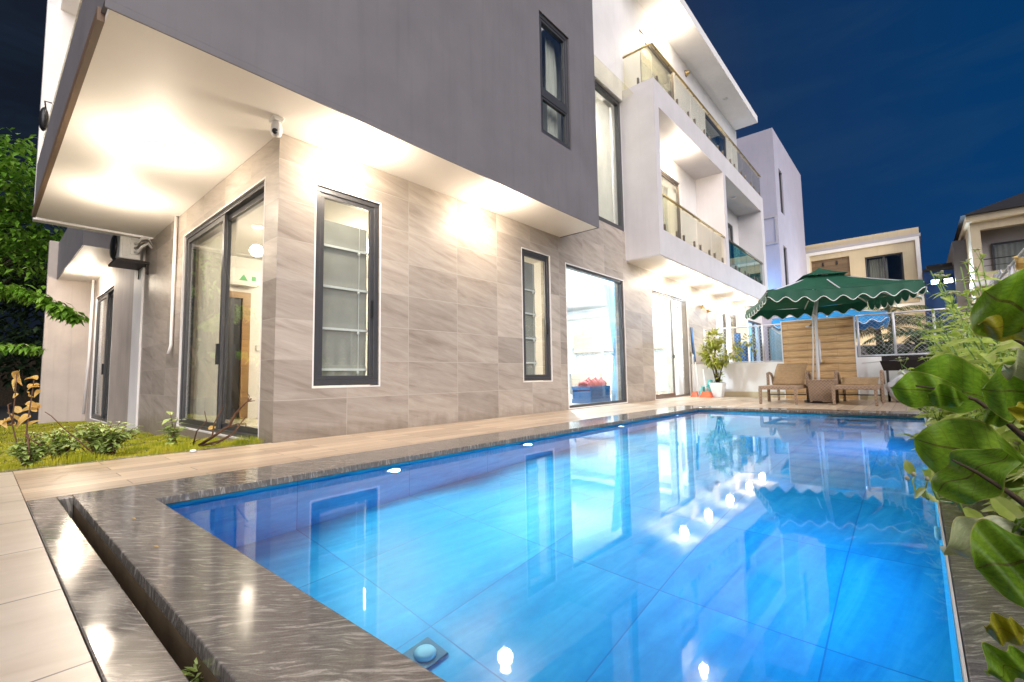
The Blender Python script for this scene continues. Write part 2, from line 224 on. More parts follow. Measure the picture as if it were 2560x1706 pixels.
# ------------------------------------------------------------------ mesh collector
class MB:
    def __init__(s): s.v = []; s.f = []; s.uv = []
    def add(s, vs, fs, uvs=None):
        o = len(s.v); s.v.extend(tuple(x) for x in vs); s.f.extend(tuple(o + i for i in f) for f in fs); s.uv.extend(uvs if uvs is not None else [(0, 0)] * len(vs)); return s
    def box(s, x0, x1, y0, y1, z0, z1):
        x0, x1 = sorted((x0, x1)); y0, y1 = sorted((y0, y1)); z0, z1 = sorted((z0, z1))
        return s.add([(x0, y0, z0), (x1, y0, z0), (x1, y1, z0), (x0, y1, z0), (x0, y0, z1), (x1, y0, z1), (x1, y1, z1), (x0, y1, z1)],
                     [(0, 3, 2, 1), (4, 5, 6, 7), (0, 1, 5, 4), (1, 2, 6, 5), (2, 3, 7, 6), (3, 0, 4, 7)])
    def hexa(s, bot, top):
        return s.add(list(bot) + list(top), [(0, 3, 2, 1), (4, 5, 6, 7), (0, 1, 5, 4), (1, 2, 6, 5), (2, 3, 7, 6), (3, 0, 4, 7)])
    def beam(s, a, b, w, h=None, up=(0, 0, 1)):
        a = Vector(a); b = Vector(b); h = h or w; d = (b - a).normalized(); u = Vector(up)
        if abs(d.dot(u)) > .97: u = Vector((1, 0, 0))
        r = d.cross(u).normalized(); u = r.cross(d).normalized(); q = [(-1, -1), (1, -1), (1, 1), (-1, 1)]
        return s.hexa([a + r * (i * w / 2) + u * (j * h / 2) for i, j in q], [b + r * (i * w / 2) + u * (j * h / 2) for i, j in q])
    def tube(s, pts, rad, n=8, cap=True):
        pts = [Vector(p) for p in pts]; rad = rad if isinstance(rad, (list, tuple)) else [rad] * len(pts); vs = []; fs = []; ref = None
        for i, p in enumerate(pts):
            d = (pts[min(i + 1, len(pts) - 1)] - pts[max(i - 1, 0)]).normalized()
            if ref is None: ref = d.orthogonal().normalized()
            ref = (ref - d * ref.dot(d))
            ref = ref.normalized() if ref.length > 1e-5 else d.orthogonal().normalized()
            b = d.cross(ref)
            for k in range(n):
                a = 2 * math.pi * k / n; vs.append(p + (ref * math.cos(a) + b * math.sin(a)) * rad[i])
        for i in range(len(pts) - 1):
            for k in range(n): fs.append((i * n + k, i * n + (k + 1) % n, (i + 1) * n + (k + 1) % n, (i + 1) * n + k))
        if cap: fs.append(tuple(range(n - 1, -1, -1))); fs.append(tuple((len(pts) - 1) * n + k for k in range(n)))
        return s.add(vs, fs)
    def lathe(s, c, prof, n=20, axis='z'):
        c = Vector(c); vs = []; fs = []
        for r, z in prof:
            for k in range(n):
                a = 2 * math.pi * k / n; q = (r * math.cos(a), r * math.sin(a), z)
                if axis == 'x': q = (z, q[0], q[1])
                elif axis == 'y': q = (q[0], z, q[1])
                vs.append(c + Vector(q))
        m = len(prof)
        for i in range(m - 1):
            for k in range(n): fs.append((i * n + k, i * n + (k + 1) % n, (i + 1) * n + (k + 1) % n, (i + 1) * n + k))
        fs.append(tuple(range(n - 1, -1, -1))); fs.append(tuple((m - 1) * n + k for k in range(n)))
        return s.add(vs, fs)
    def ball(s, c, r, n=10, sq=(1, 1, 1)):
        prof = [(max(.002, r * math.sin(math.pi * i / n)), -r * math.cos(math.pi * i / n)) for i in range(n + 1)]
        o = len(s.v); s.lathe((0, 0, 0), prof, n + 2); c = Vector(c)
        for i in range(o, len(s.v)): v = s.v[i]; s.v[i] = (c.x + v[0] * sq[0], c.y + v[1] * sq[1], c.z + v[2] * sq[2])
        return s
    def grid(s, fn, nu, nv):
        vs = []; uv = []
        for j in range(nv + 1):
            for i in range(nu + 1): vs.append(fn(i / nu, j / nv)); uv.append((i / nu, j / nv * 2 - 1))
        fs = [(j * (nu + 1) + i, j * (nu + 1) + i + 1, (j + 1) * (nu + 1) + i + 1, (j + 1) * (nu + 1) + i) for j in range(nv) for i in range(nu)]
        return s.add(vs, fs, uv)
    def wall(s, axis, c0, c1, u0, u1, z0, z1, holes=()):
        """slab from c0 to c1 on its axis, running u0..u1, with rectangular holes (u0,u1,z0,z1)"""
        us = sorted({u0, u1, *[h[0] for h in holes], *[h[1] for h in holes]})
        for a, b in zip(us, us[1:]):
            m = (a + b) / 2; hs = sorted((h[2], h[3]) for h in holes if h[0] < m < h[1]); z = z0
            for p, q in hs + [(z1, z1)]:
                if p > z + 1e-4:
                    if axis == 'x': s.box(c0, c1, a, b, z, p)
                    else: s.box(a, b, c0, c1, z, p)
                z = max(z, q)
        return s
    def rect(s, axis, c0, c1, u0, u1, z0, z1, t):
        """picture-frame of bar width t"""
        for a, b, p, q in ((u0, u1, z0, z0 + t), (u0, u1, z1 - t, z1), (u0, u0 + t, z0 + t, z1 - t), (u1 - t, u1, z0 + t, z1 - t)):
            if axis == 'x': s.box(c0, c1, a, b, p, q)
            else: s.box(a, b, c0, c1, p, q)
        return s
    def leaf(s, base, d, up, L, W, curl=.2, fold=.15, nl=2, shape=0):
        d = Vector(d).normalized(); up = Vector(up); r = d.cross(up)
        r = r.normalized() if r.length > 1e-4 else d.orthogonal().normalized(); up = r.cross(d); vs = []; uv = []; base = Vector(base)
        for i in range(nl + 1):
            t = i / nl; w = W / 2 * (math.sin(math.pi * min(1, t * .93 + .07)) ** (.8) if shape == 0 else (math.sin(math.pi * t ** 1.5 * .93 + .1) ** .7 if t < 1 else .1))
            p = base + d * (L * t) - up * (curl * L * t * t)
            for k in (-1, 0, 1): vs.append(p + r * (k * w) + up * (abs(k) * fold * w)); uv.append((t, k))
        fs = []
        for i in range(nl):
            for k in range(2): fs.append((i * 3 + k, i * 3 + k + 1, (i + 1) * 3 + k + 1, (i + 1) * 3 + k))
        return s.add(vs, fs, uv)

def obj(name, mb, mat, parent=None, smooth=False, bevel=0, sub=0):
    """link the collected shape (given in world coordinates) as one mesh object"""
    root = parent
    while root is not None and root.parent is not None: root = root.parent
    o0 = root.location if root is not None and root.type == 'EMPTY' else Vector((0, 0, 0)); inv = None
    if root is not None and root.type == 'EMPTY' and any(abs(a) > 1e-6 for a in root.rotation_euler): inv = root.rotation_euler.to_matrix().inverted()
    vs = [tuple(Vector(v) - o0) for v in mb.v]
    me = bpy.data.meshes.new(name); me.from_pydata(vs, [], mb.f); me.materials.append(mat)
    if any(u != (0, 0) for u in mb.uv):
        l = me.uv_layers.new(name='UVMap'); li = [0] * len(me.loops); me.loops.foreach_get('vertex_index', li); fl = []
        for i in li: fl.extend(mb.uv[i])
        l.data.foreach_set('uv', fl)
    if smooth: me.polygons.foreach_set('use_smooth', [True] * len(me.polygons))
    me.update(); o = bpy.data.objects.new(name, me); COL.objects.link(o)
    if parent is not None: o.parent = parent
    if bevel:
        b = o.modifiers.new('bevel', 'BEVEL'); b.width = bevel; b.segments = 2; b.limit_method = 'ANGLE'
    return o
def tag(o, label=None, cat=None, group=None, kind=None):
    if label: o['label'] = label
    if cat: o['category'] = cat
    if group: o['group'] = group
    if kind: o['kind'] = kind
    return o
def thing(name, label, cat, loc=(0, 0, 0), group=None):
    o = bpy.data.objects.new(name, None); COL.objects.link(o); o.location = loc; o.empty_display_size = .2; return tag(o, label, cat, group)
def struct(name, mb, mat, **k): return tag(obj(name, mb, mat, **k), kind='structure')
def copy_tree(o, loc=None, parent=None):
    c = o.copy(); COL.objects.link(c); c.parent = parent
    if loc is not None: c.location = loc
    for ch in list(o.children): copy_tree(ch, None, c)
    return c
def lamp(kind, name, loc, power, col, rad=.05, parent=None, target=None, angle=120, blend=.6):
    d = bpy.data.lights.new(name, kind); d.energy = power; d.color = col
    if kind != 'AREA': d.shadow_soft_size = rad
    else: d.size = rad
    if kind == 'SPOT': d.spot_size = R_(angle); d.spot_blend = blend
    o = bpy.data.objects.new(name, d); COL.objects.link(o); o.location = loc
    if target is not None: o.rotation_euler = (Vector(target) - Vector(loc)).to_track_quat('-Z', 'Y').to_euler()
    if parent is not None: o.location = Vector(loc) - Vector(parent.location); o.parent = parent
    return o
# ------------------------------------------------------------------ render settings, sky, added soft fill
SC.view_settings.view_transform = 'Standard'; SC.view_settings.look = 'None'; SC.view_settings.exposure = 1.5; SC.view_settings.gamma = 1
SC.render.engine = 'CYCLES'; SC.cycles.use_denoising = True; SC.cycles.max_bounces = 8; SC.cycles.transparent_max_bounces = 16; SC.cycles.transmission_bounces = 6
SC.cycles.caustics_reflective = False; SC.cycles.caustics_refractive = False; SC.cycles.sample_clamp_indirect = 6; SC.cycles.use_light_tree = True
W = bpy.data.worlds.new('World'); SC.world = W; W.use_nodes = True; nt = W.node_tree; bg = nt.nodes['Background']
g = N(nt, 'ShaderNodeTexCoord').outputs['Generated']; sep = N(nt, 'ShaderNodeSeparateXYZ'); nt.links.new(g, sep.inputs[0])
# deep blue over the pool's far end, greyer navy on the house side, lighter band near the horizon; faint streaks of cloud
side = ramp(nt, mathn(nt, 'MULTIPLY_ADD', sep.outputs[0], .5, .5), [(.05, (.004, .006, .011)), (.22, (.013, .016, .031)), (.34, (.012, .019, .044)), (.42, (.004, .018, .056)), (.55, (.0012, .020, .070)), (.8, (.0012, .019, .066))])
hor = ramp(nt, sep.outputs[2], [(0, (.55,) * 3), (.12, (1.0,) * 3), (.45, (.85,) * 3), (1, (.6,) * 3)])
cl = noise(nt, mapping(nt, g, (1.2, 1.2, 6)), 2.6, 6, .62, .5); skyc = mixc(nt, 1.0, side, hor, 'MULTIPLY')
skyc = mixc(nt, ramp(nt, cl, [(.46, (0, 0, 0)), (.85, (.26,) * 3)]), skyc, (.014, .034, .062)); nt.links.new(skyc, bg.inputs[0]); bg.inputs[1].default_value = .8
sd = bpy.data.lights.new('soft_fill', 'SUN'); sd.energy = 1.75; sd.angle = R_(70); sd.color = (1, .94, .93)  # broad soft sun added to lift unlit faces, standing for sky glow
so = bpy.data.objects.new('soft_fill', sd); COL.objects.link(so); so.rotation_euler = Vector((-.66, .44, -.52)).to_track_quat('-Z', 'Y').to_euler()

# ------------------------------------------------------------------ ground, decks, pool
FZ = -1.22
gm = MB()
for a, b, c, d in ((-400, -19.6, -400, 400), (-19.6, 2, -400, -8), (2, 400, -400, 400), (-19.6, 2, 40, 400)): gm.box(a, b, c, d, -1.2, -.62)
struct('ground', gm, M['ground'])
struct('subsoil', MB().box(-19.6, -6, -8, 40, -1.6, -.7), M['soil'])
def lawn_z(x, y): return -.03 - .30 * min(1, max(0, (-x - 5.9) / 6)) - .10 * max(0, min(1, (-x - 12) / 7)) + .015 * math.sin(2.1 * x) * math.sin(3 * y + x)
lm = MB().grid(lambda u, v: (-5.78 - 14 * u, -8 + 10.3 * v, lawn_z(-5.78 - 14 * u, -8 + 10.3 * v)), 60, 40); struct('lawn_soil', lm, M['soil'])
struct('deck', MB().box(-5.62, -4.1, .232, 2.24, -.25, 0).box(-5.568, -4.1, 2.24, 10.6, -.25, 0).box(-5.568, 1.0, 10.6, 15.3, -.25, 0), M['deck'])
struct('deck_kerb', MB().box(-5.78, -5.623, -8, 2.236, -.3, -.004), M['granite'])
struct('patio', MB().box(-5.62, 2.0, -8, .228, -.25, -.002), M['patio'])
cop = MB().box(-4.1, -3.53, .432, 10.6, -.045, .004).box(-4.1, -3.99, .362, .432, -.3, .004).box(-3.53, .035, .432, .747, -.045, .004).box(-4.1, 1.0, .232, .362, -.045, .004).box(-3.53, .043, 10.03, 10.6, -.045, .004).box(.045, .44, .432, 10.6, -.045, -.008)
struct('pool_coping', cop, M['granite'], bevel=.004)
struct('drain_channel', MB().box(-3.99, 1, .435, .50, -.30, -.05).box(-3.99, 1, .29, .359, -.30, -.05).box(-3.99, 1, .359, .435, -.32, -.26), M['concrete'])
bs = MB()
bs.box(-3.85, -3.56, .75, 10.05, FZ, -.05).box(.035, .33, .75, 10.05, FZ, -.05).box(-3.85, .33, .5, .75, FZ, -.05).box(-3.85, .33, 10.05, 10.35, FZ, -.05).box(-3.85, .33, .5, 10.35, FZ - .2, FZ)
for k in range(4): bs.box(-1.25 + .0, .033, 10.048 - .33 * (4 - k), 10.048 - .33 * (3 - k), FZ + .002, FZ + .27 * (k + 1))
struct('pool_basin', bs, M['basin'])
struct('pool_edge_strip', MB().box(.036, .042, .75, 10.03, -.048, -.004), M['white'])
struct('water', MB().add([(-3.558, .752, -.062), (.034, .752, -.062), (.034, 10.048, -.062), (-3.558, 10.048, -.062)], [(0, 1, 2, 3)]), M['water'])
struct('planter_soil', MB().box(.443, 1.0, -2, 10.6, -.3, -.03), M['soil'])

def pool_light(y, x, sx, label, power, target=None, col=(.50, .95, 1)):
    t = thing('pool_lamp', label, 'pool light', (x, y, -.24), 'lamps set in the pool wall')
    obj('trim_ring', MB().lathe((x, y, -.24), [(.085, 0), (.085, sx * .018), (.06, sx * .022), (.06, 0)], 20, 'x'), M['whitem'], t, True)
    obj('lens', MB().lathe((x, y, -.24), [(.058, sx * .004), (.05, sx * .016), (.02, sx * .02)], 20, 'x'), M['poollamp'], t, True)
    lamp('SPOT', 'pool_beam', (x + sx * .05, y, -.24), power, col, .04, t, target or (x + sx * 3, y, -1.1), 165, .9)
POOLP = 72
pool_light(2.45, -3.558, 1, 'lit pool lamp in the blue pool wall opposite the tall narrow window', POOLP)
pool_light(4.3, -3.558, 1, 'lit pool lamp in the pool wall between the two narrow windows', POOLP)
pool_light(6.6, -3.558, 1, 'lit pool lamp in the pool wall below the blue kitchen glass', POOLP)
pool_light(8.9, -3.558, 1, 'pool lamp in the pool wall towards the loungers', POOLP)
pool_light(7.2, .034, -1, 'pool lamp under the granite edge beside the planted border', POOLP * .7, None, (.07, .42, 1))
pool_light(3.2, .034, -1, 'pool lamp under the granite edge below the broad leaves', POOLP * .7, None, (.07, .42, 1))
t = thing('floor_drain', 'square grey drain with a round white cover on the pool floor', 'drain', (-1.85, 1.46, FZ))
obj('plate', MB().box(-1.95, -1.79, 1.40, 1.56, FZ + .001, FZ + .012), M['drain'], t, bevel=.006)
obj('cover', MB().lathe((-1.87, 1.48, FZ + .012), [(.055, 0), (.05, .010), (.03, .014)], 24), M['plastic'], t, True)

# ------------------------------------------------------------------ the villa
V = thing('villa', 'modern grey and white villa with stone tiled ground floor beside the pool', 'house', (-5.57, 2.24, 0))
W1 = (2.69, 3.625, .62, 3.18); W2 = (6.725, 7.63, .62, 3.18); G3 = (8.19, 10.80, .03, 3.13); D4 = (12.5, 15.2, .02, 3.13); W5 = (18.1, 20.7, .85, 3.15)
tw = MB().wall('x', -5.57, -5.80, 2.24, 22.26, -.3, 3.66, (W1, W2, G3, D4, W5)); tw.box(-5.57, -5.80, 8.06, 11.0, 3.66, 4.46); tw.box(-11.56, -11.80, 2.24, 2.47, -.6, 3.66)
D1 = (-9.42, -5.985, -.02, 3.22); D2 = (-18.42, -15.65, -.3, 3.26)
tw.wall('y', 2.24, 2.47, -11.56, -5.80, -.6, 3.66, (D1,)); tw.box(-12.27, -11.80, 2.24, 2.47, -.6, 3.66)
obj('tiled_wall', tw, M['tile'], V)
obj('plaster_wall', MB().wall('y', 2.24, 2.47, -19.3, -13.07, -.9, 8, (D2,)).box(-19.3, -19.55, 1.24, 2.47, -.9, 5.0), M['plaster'], V)
obj('white_pillar', MB().box(-13.07, -12.27, 2.205, 2.47, -.9, 3.85), M['white'], V)
# overhang: soffit, dark pool-side face, parapet with glass strip
obj('soffit', MB().box(-11.6, -4.648, .55, 2.24, 3.663, 3.72).box(-5.57, -4.648, 2.24, 8.02, 3.663, 3.72), M['soffit'], V)
GW = (6.19, 7.12, 4.91, 7.15)
obj('dark_face', MB().wall('x', -4.63, -4.85, .52, 8.05, 3.725, 13, (GW,)).box(-5.57, -4.85, 7.83, 8.05, 3.79, 13).box(-4.63, -4.646, .52, 8.05, 3.655, 3.724).box(-5.57, -4.647, 8.024, 8.05, 3.655, 3.724), M['dark'], V)
obj('soffit_trim', MB().box(-11.63, -4.85, .50, .548, 3.655, 3.77), M['brown'], V)
obj('parapet', MB().box(-11.60, -4.85, .525, .70, 3.775, 4.62), M['dark'], V)
obj('parapet_glass', MB().box(-11.60, -4.85, .56, .572, 4.622, 5.0), M['rail'], V)
for k in range(10): obj('glass_clamp', MB().box(-11.2 + k * .68, -11.16 + k * .68, .545, .59, 4.62, 4.68), M['steel'], V)
obj('terrace_floor', MB().box(-11.6, -4.85, .70, 3.4, 3.785, 3.86), M['white'], V)
obj('terrace_wall', MB().box(-11.95, -11.75, .53, 3.6, 3.66, 9).box(-11.75, -4.85, 3.4, 3.6, 3.86, 9), M['white'], V)
obj('terrace_ceiling', MB().box(-11.75, -4.85, .70, 3.4, 7.75, 7.9), M['soffit'], V)
# lower canopy over the far sliding door
obj('canopy', MB().box(-19.29, -14.1, 1.46, 2.24, 3.85, 3.95), M['soffit'], V)
obj('canopy_fascia', MB().box(-19.29, -14.07, 1.43, 1.457, 3.845, 4.95).box(-14.097, -14.07, 1.457, 2.238, 3.845, 4.95), M['dark'], V)
obj('downpipe', MB().tube([(-9.80, 2.20, 3.66), (-9.80, 2.20, 1.35), (-9.82, 2.17, 1.2)], .026, 10), M['white'], V, True)
obj('downpipe', MB().tube([(-18.75, 2.19, 3.85), (-18.75, 2.19, 1.7), (-18.85, 2.15, -.2)], .035, 10), M['white'], V, True)

def sash(parent, axis, c, u0, u1, z0, z1, t, d, mat, name='frame', gl='glass', pane=True):
    s = 1 if axis == 'x' else -1
    f = obj(name, MB().rect(axis, c, c - s * d, u0, u1, z0, z1, t), mat, parent, bevel=.004)
    if pane:
        p = MB(); a, b = c - s * d * .45, c - s * (d * .45 + .008)
        if axis == 'x': p.box(a, b, u0 + t, u1 - t, z0 + t, z1 - t)
        else: p.box(u0 + t, u1 - t, a, b, z0 + t, z1 - t)
        obj('pane', p, M[gl], f)
    return f
def window(axis, c, h, mat=M['frame'], t=.07, trim=True, gl='glass'):
    """reveal strip, outer frame, casement with its pane: a part of the villa"""
    u0, u1, z0, z1 = h; s = 1 if axis == 'x' else -1
    w = obj('window', MB().rect(axis, c - s * .02, c - s * .10, u0 + .012, u1 - .012, z0 + .012, z1 - .012, t), mat, V, bevel=.006)
    if trim: obj('reveal', MB().rect(axis, c + s * .003, c - s * .018, u0 - .006, u1 + .016, z0 - .016, z1 + .006, .018), M['white'], w)
    sash(w, axis, c - s * .035, u0 + .012 + t, u1 - .012 - t, z0 + .012 + t, z1 - .012 - t, .055, .05, mat, gl=gl)
    return w
w1 = window('x', -5.57, W1); w2 = window('x', -5.57, W2, t=.06)
for w, h in ((w1, W1), (w2, W2)):
    obj('handle', MB().box(-5.60, -5.565, h[1] - .12, h[1] - .10, 1.55, 1.78).tube([(-5.60, h[1] - .11, 1.60), (-5.565, h[1] - .11, 1.60)], .012, 8), M['black'], w)
# upper dark window
gw = obj('window', MB().rect('x', -4.66, -4.76, GW[0], GW[1], GW[2], GW[3], .07), M['frame'], V, bevel=.006)
obj('transom', MB().box(-4.66, -4.76, GW[0] + .07, GW[1] - .07, 5.62, 5.74), M['frame'], gw)
sash(gw, 'x', -4.67, GW[0] + .07, GW[1] - .07, 5.74, GW[3] - .07, .05, .06, M['frame']); sash(gw, 'x', -4.67, GW[0] + .07, GW[1] - .07, GW[2] + .07, 5.62, .04, .06, M['frame'])
# big fixed kitchen glass
g3 = obj('window', MB().rect('x', -5.59, -5.70, G3[0], G3[1], G3[2], G3[3], .06), M['frame'], V, bevel=.005)
obj('pane', MB().box(-5.635, -5.645, G3[0] + .06, G3[1] - .06, G3[2] + .06, G3[3] - .06), M['glass'], g3)
obj('reveal', MB().rect('x', -5.565, -5.588, G3[0] - .0, G3[1] + .03, G3[2] - .02, G3[3] + .02, .025), M['white'], g3)
# sliding doors
def slider(axis, c, h, mat, split, open_far=False):
    u0, u1, z0, z1 = h; s = 1 if axis == 'x' else -1
    d = obj('sliding_door', MB().rect(axis, c - s * .03, c - s * .17, u0, u1, z0, z1, .055), mat, V, bevel=.005)
    obj('reveal', MB().rect(axis, c + s * .003, c - s * .028, u0 - .02, u1 + .02, z0 - .02, z1 + .02, .022), M['white'], d)
    f = sash(d, axis, c - s * .045, u0 + .055, split + .05, z0 + .055, z1 - .055, .075, .045, mat, 'door_leaf')
    if not open_far: sash(d, axis, c - s * .105, split - .05, u1 - .055, z0 + .055, z1 - .055, .075, .045, mat, 'door_leaf')
    hb = MB(); 
    if axis == 'x': hb.box(c - .045 + .03, c - .045, split - .01, split + .03, 1.2, 1.32).box(c + .012, c - .02, split - .14, split + .02, 1.25, 1.275)
    else: hb.box(split - .01, split + .03, c + .0, c + .045, .95, 1.25)
    obj('handle', hb, M['black'], f); return d
d1 = slider('y', 2.24, D1, M['frame'], -7.60); d2 = slider('y', 2.24, D2, M['frame'], -16.9); d4 = slider('x', -5.57, D4, M['bronze'], 14.0, True)
w5 = window('x', -5.57, W5, M['bronze'], .06, True); obj('mullion', MB().box(-5.575, -5.66, 19.2, 19.32, W5[2] + .08, W5[3] - .08), M['bronze'], w5)
# tall glass between the dark face and the balcony block
tg = obj('tall_window', MB().rect('x', -5.58, -5.70, 8.06, 10.98, 4.47, 8.0, .10), M['frame'], V, bevel=.006)
obj('pane', MB().box(-5.63, -5.64, 8.16, 10.88, 4.57, 7.9), M['glass'], tg)
obj('glass_canopy', MB().box(-5.56, -5.18, 8.06, 10.99, 8.09, 8.115), M['rail'], V)
obj('upper_wall', MB().box(-5.50, -5.80, 8.06, 10.98, 8.02, 13).box(-6.9, -7.0, 8.06, 10.98, 3.7, 8.0), M['white'], V)
# balcony block
bb = MB().box(-5.57, -4.638, 11.01, 22.2, 3.69, 4.38).box(-5.57, -4.638, 11.01, 22.2, 7.64, 8.32).box(-5.57, -4.638, 11.01, 11.28, 4.38, 7.64).box(-5.57, -4.638, 16.55, 16.83, 4.38, 7.64).box(-5.57, -4.638, 21.75, 22.2, 4.38, 7.64)
obj('balcony_block', bb, M['block'], V)
obj('balcony_soffit', MB().box(-5.55, -4.66, 11.03, 22.18, 3.672, 3.688), M['soffit'], V)
BW = (13.0, 15.03, 4.40, 7.03); BW2 = (19.4, 20.95, 4.40, 7.0); TW = (12.35, 14.97, 8.40, 10.92); TW2 = (18.0, 20.62, 8.40, 10.85)
obj('upper_back_wall', MB().wall('x', -5.572, -5.80, 11.0, 22.26, 3.66, 11.75, (BW, BW2, TW, TW2)).box(-5.80, -12, 22.06, 22.26, -.3, 11.75), M['white'], V)
for h, m_ in ((BW, M['bronze']), (BW2, M['frame']), (TW, M['bronze']), (TW2, M['frame'])): window('x', -5.572, h, m_, .06, False)
def railing(u0, u1, z, x, gl, n, rail):
    r = obj('balcony_railing', MB().tube([(x + .03, u0, z + .98), (x + .03, u1, z + .98)], .028, 10), rail, V, True)
    for k in range(n):
        a = u0 + (u1 - u0) * k / n + .02; b = u0 + (u1 - u0) * (k + 1) / n - .02
        obj('glass_panel', MB().box(x - .006, x + .006, a, b, z + .05, z + 1.06), gl, r)
        for q in (.18, .82):
            yy = a + (b - a) * q; obj('clamp', MB().box(x - .02, x + .035, yy - .02, yy + .02, z, z + .22), M['bronze'], r); obj('rail_bracket', MB().box(x + .0, x + .035, yy - .015, yy + .015, z + .94, z + .99), M['bronze'], r)
railing(11.29, 16.54, 4.38, -4.72, M['rail'], 4, M['brass']); railing(16.84, 21.74, 4.38, -4.72, M['tealrail'], 4, M['bronze']); railing(11.1, 22.15, 8.32, -4.70, M['rail'], 8, M['brass'])
rr = obj('balcony_railing', MB().tube([(-5.50, 11.10, 9.30), (-4.70, 11.10, 9.30)], .028, 10), M['brass'], V, True)
obj('glass_panel', MB().box(-5.49, -4.71, 11.09, 11.102, 8.36, 9.38), M['rail'], rr); obj('clamp', MB().box(-5.10, -5.06, 11.05, 11.12, 8.30, 8.52), M['bronze'], rr)
obj('roof', MB().box(-12, -4.638, 11.0, 22.13, 11.75, 12.05), M['white'], V)
# rooms seen through the glass
obj('bedroom', MB().box(-10.0, -9.8, 2.47, 7.9, -.1, 3.3).box(-9.8, -5.80, 7.7, 7.9, -.1, 3.3).box(-10, -5.80, 2.47, 7.9, 3.12, 3.3), M['room'], V)
obj('bedroom_floor', MB().box(-9.8, -5.80, 2.48, 7.7, -.1, -.01), M['floor_in'], V)
obj('skirting', MB().box(-9.8, -9.78, 2.6, 7.7, -.01, .13), M['white'], V)
di = obj('dark_opening', MB().box(-9.79, -9.76, 2.62, 3.30, 0, 2.30), M['black'], V); obj('door_frame', MB().box(-9.79, -9.72, 3.30, 3.44, 0, 2.42).box(-9.79, -9.72, 2.5, 2.62, 0, 2.42).box(-9.79, -9.72, 2.62, 3.30, 2.30, 2.42), M['woodd'], di)  # black sheet paints the shade of the open doorway inside the wooden frame
obj('light_switch', MB().box(-9.79, -9.77, 3.58, 3.70, 1.30, 1.42), M['plastic'], V, bevel=.006)
obj('kitchen', MB().box(-13.2, -13, 7.95, 16.8, -.1, 3.6).box(-13, -5.80, 16.5, 16.7, -.1, 3.6).box(-13, -5.80, 7.95, 8.1, -.1, 3.6).box(-13, -5.80, 8.1, 16.5, 3.45, 3.6).box(-13, -6.4, 15.6, 16.5, 3.05, 3.15).box(-5.80, -5.95, 11.0, 12.3, -.1, 3.45), M['room'], V)
obj('kitchen_floor', MB().box(-13, -5.80, 8.1, 16.5, -.1, -.002), M['floor_in'], V)
obj('far_room', MB().box(-9, -8.9, 16.8, 22.0, -.1, 3.6).box(-8.9, -5.8, 16.72, 22, 3.3, 3.4).box(-8.9, -5.8, 16.72, 22, -.1, 0), M['room'], V)
obj('upstairs_room', MB().box(-9, -8.8, 11.0, 22, 4.3, 11.7).box(-8.8, -5.80, 11.0, 22.06, 8.0, 8.3).box(-8.8, -5.8, 11, 11.2, 4.3, 11.7).box(-8.8, -5.8, 16.6, 16.8, 4.3, 11.7), M['room'], V)
obj('rear_wall', MB().box(-14, -13.8, 2.47, 22.06, -.3, 11.7), M['white'], V)
dr = MB().box(-5.6, -4.9, 5.6, 5.7, 4, 8).box(-5.6, -4.9, 7.5, 7.6, 4, 8).box(-5.65, -5.6, 5.6, 7.6, 4, 8); obj('inner_wall', dr, M['room'], V)

# curtains and blinds
def drape(name, label, mat, axis, c, u0, u1, z0, z1, folds, amp=.04, tie=None, group=None, cat='curtain'):
    t = tag(MBobj(name, axis, c, u0, u1, z0, z1, folds, amp, tie, mat), label, cat, group); return t
def MBobj(name, axis, c, u0, u1, z0, z1, folds, amp, tie, mat):
    def fn(u, v):
        z = z0 + (z1 - z0) * v; a, b = u0, u1
        if tie:
            tz, ta, tb, ba, bb_ = tie
            if z > tz: k = ((z - tz) / (z1 - tz)) ** .8; a = ta + (u0 - ta) * k; b = tb + (u1 - tb) * k
            else: k = ((tz - z) / (tz - z0)) ** .8; a = ta + (ba - ta) * k; b = tb + (bb_ - tb) * k
        q = a + (b - a) * u; w = amp * math.sin(u * folds * 6.283 + .6 * math.sin(v * 4)) * (.6 + .4 * math.sin(u * 7.3)) + .01 * math.sin(v * 9 + u * 20)
        return (c + w, q, z) if axis == 'x' else (q, c + w, z)
    return obj(name, MB().grid(fn, folds * 8, 24), mat, None, True)
kc = drape('curtain', 'pale blue curtain tied back behind the big kitchen glass', M['blue'], 'x', -6.04, 10.62, 11.75, .05, 3.10, 9, .05, (1.30, 11.10, 11.32, 10.85, 11.80))
obj('tieback', MB().tube([(-6.11, 11.09, 1.29), (-5.97, 11.09, 1.29), (-5.97, 11.33, 1.30), (-6.11, 11.33, 1.30), (-6.11, 11.09, 1.29)], .03, 8), M['blue'], kc, True)
drape('curtain', 'white curtain hanging in the open part of the bronze sliding door', M['curtain'], 'x', -5.92, 14.15, 15.1, .03, 3.05, 8, .04)
drape('curtain', 'cream curtain drawn behind the dark sliding door near the corner', M['curtain'], 'y', 2.52, -9.72, -8.35, .02, 3.1, 10, .03)
drape('curtain', 'cream curtain behind the far sliding door under the lower canopy', M['curtain'], 'y', 2.62, -18.3, -15.7, -.2, 3.15, 14, .04)
drape('curtain', 'pale curtain in the bronze window behind the potted shrub', M['curtain'], 'x', -5.95, 18.2, 20.6, .9, 3.1, 14, .04)
drape('curtain', 'cream curtain in the lit first floor balcony door', M['curtain'], 'x', -5.92, 13.1, 14.95, 4.45, 6.95, 10, .04)
drape('curtain', 'cream curtain in the lit top floor window under the roof', M['curtain'], 'x', -5.92, 12.45, 14.9, 8.45, 10.85, 12, .04)
drape('curtain', 'dark backed curtain in the unlit top floor window', M['blind'], 'x', -5.92, 18.1, 20.55, 8.45, 10.8, 12, .04)
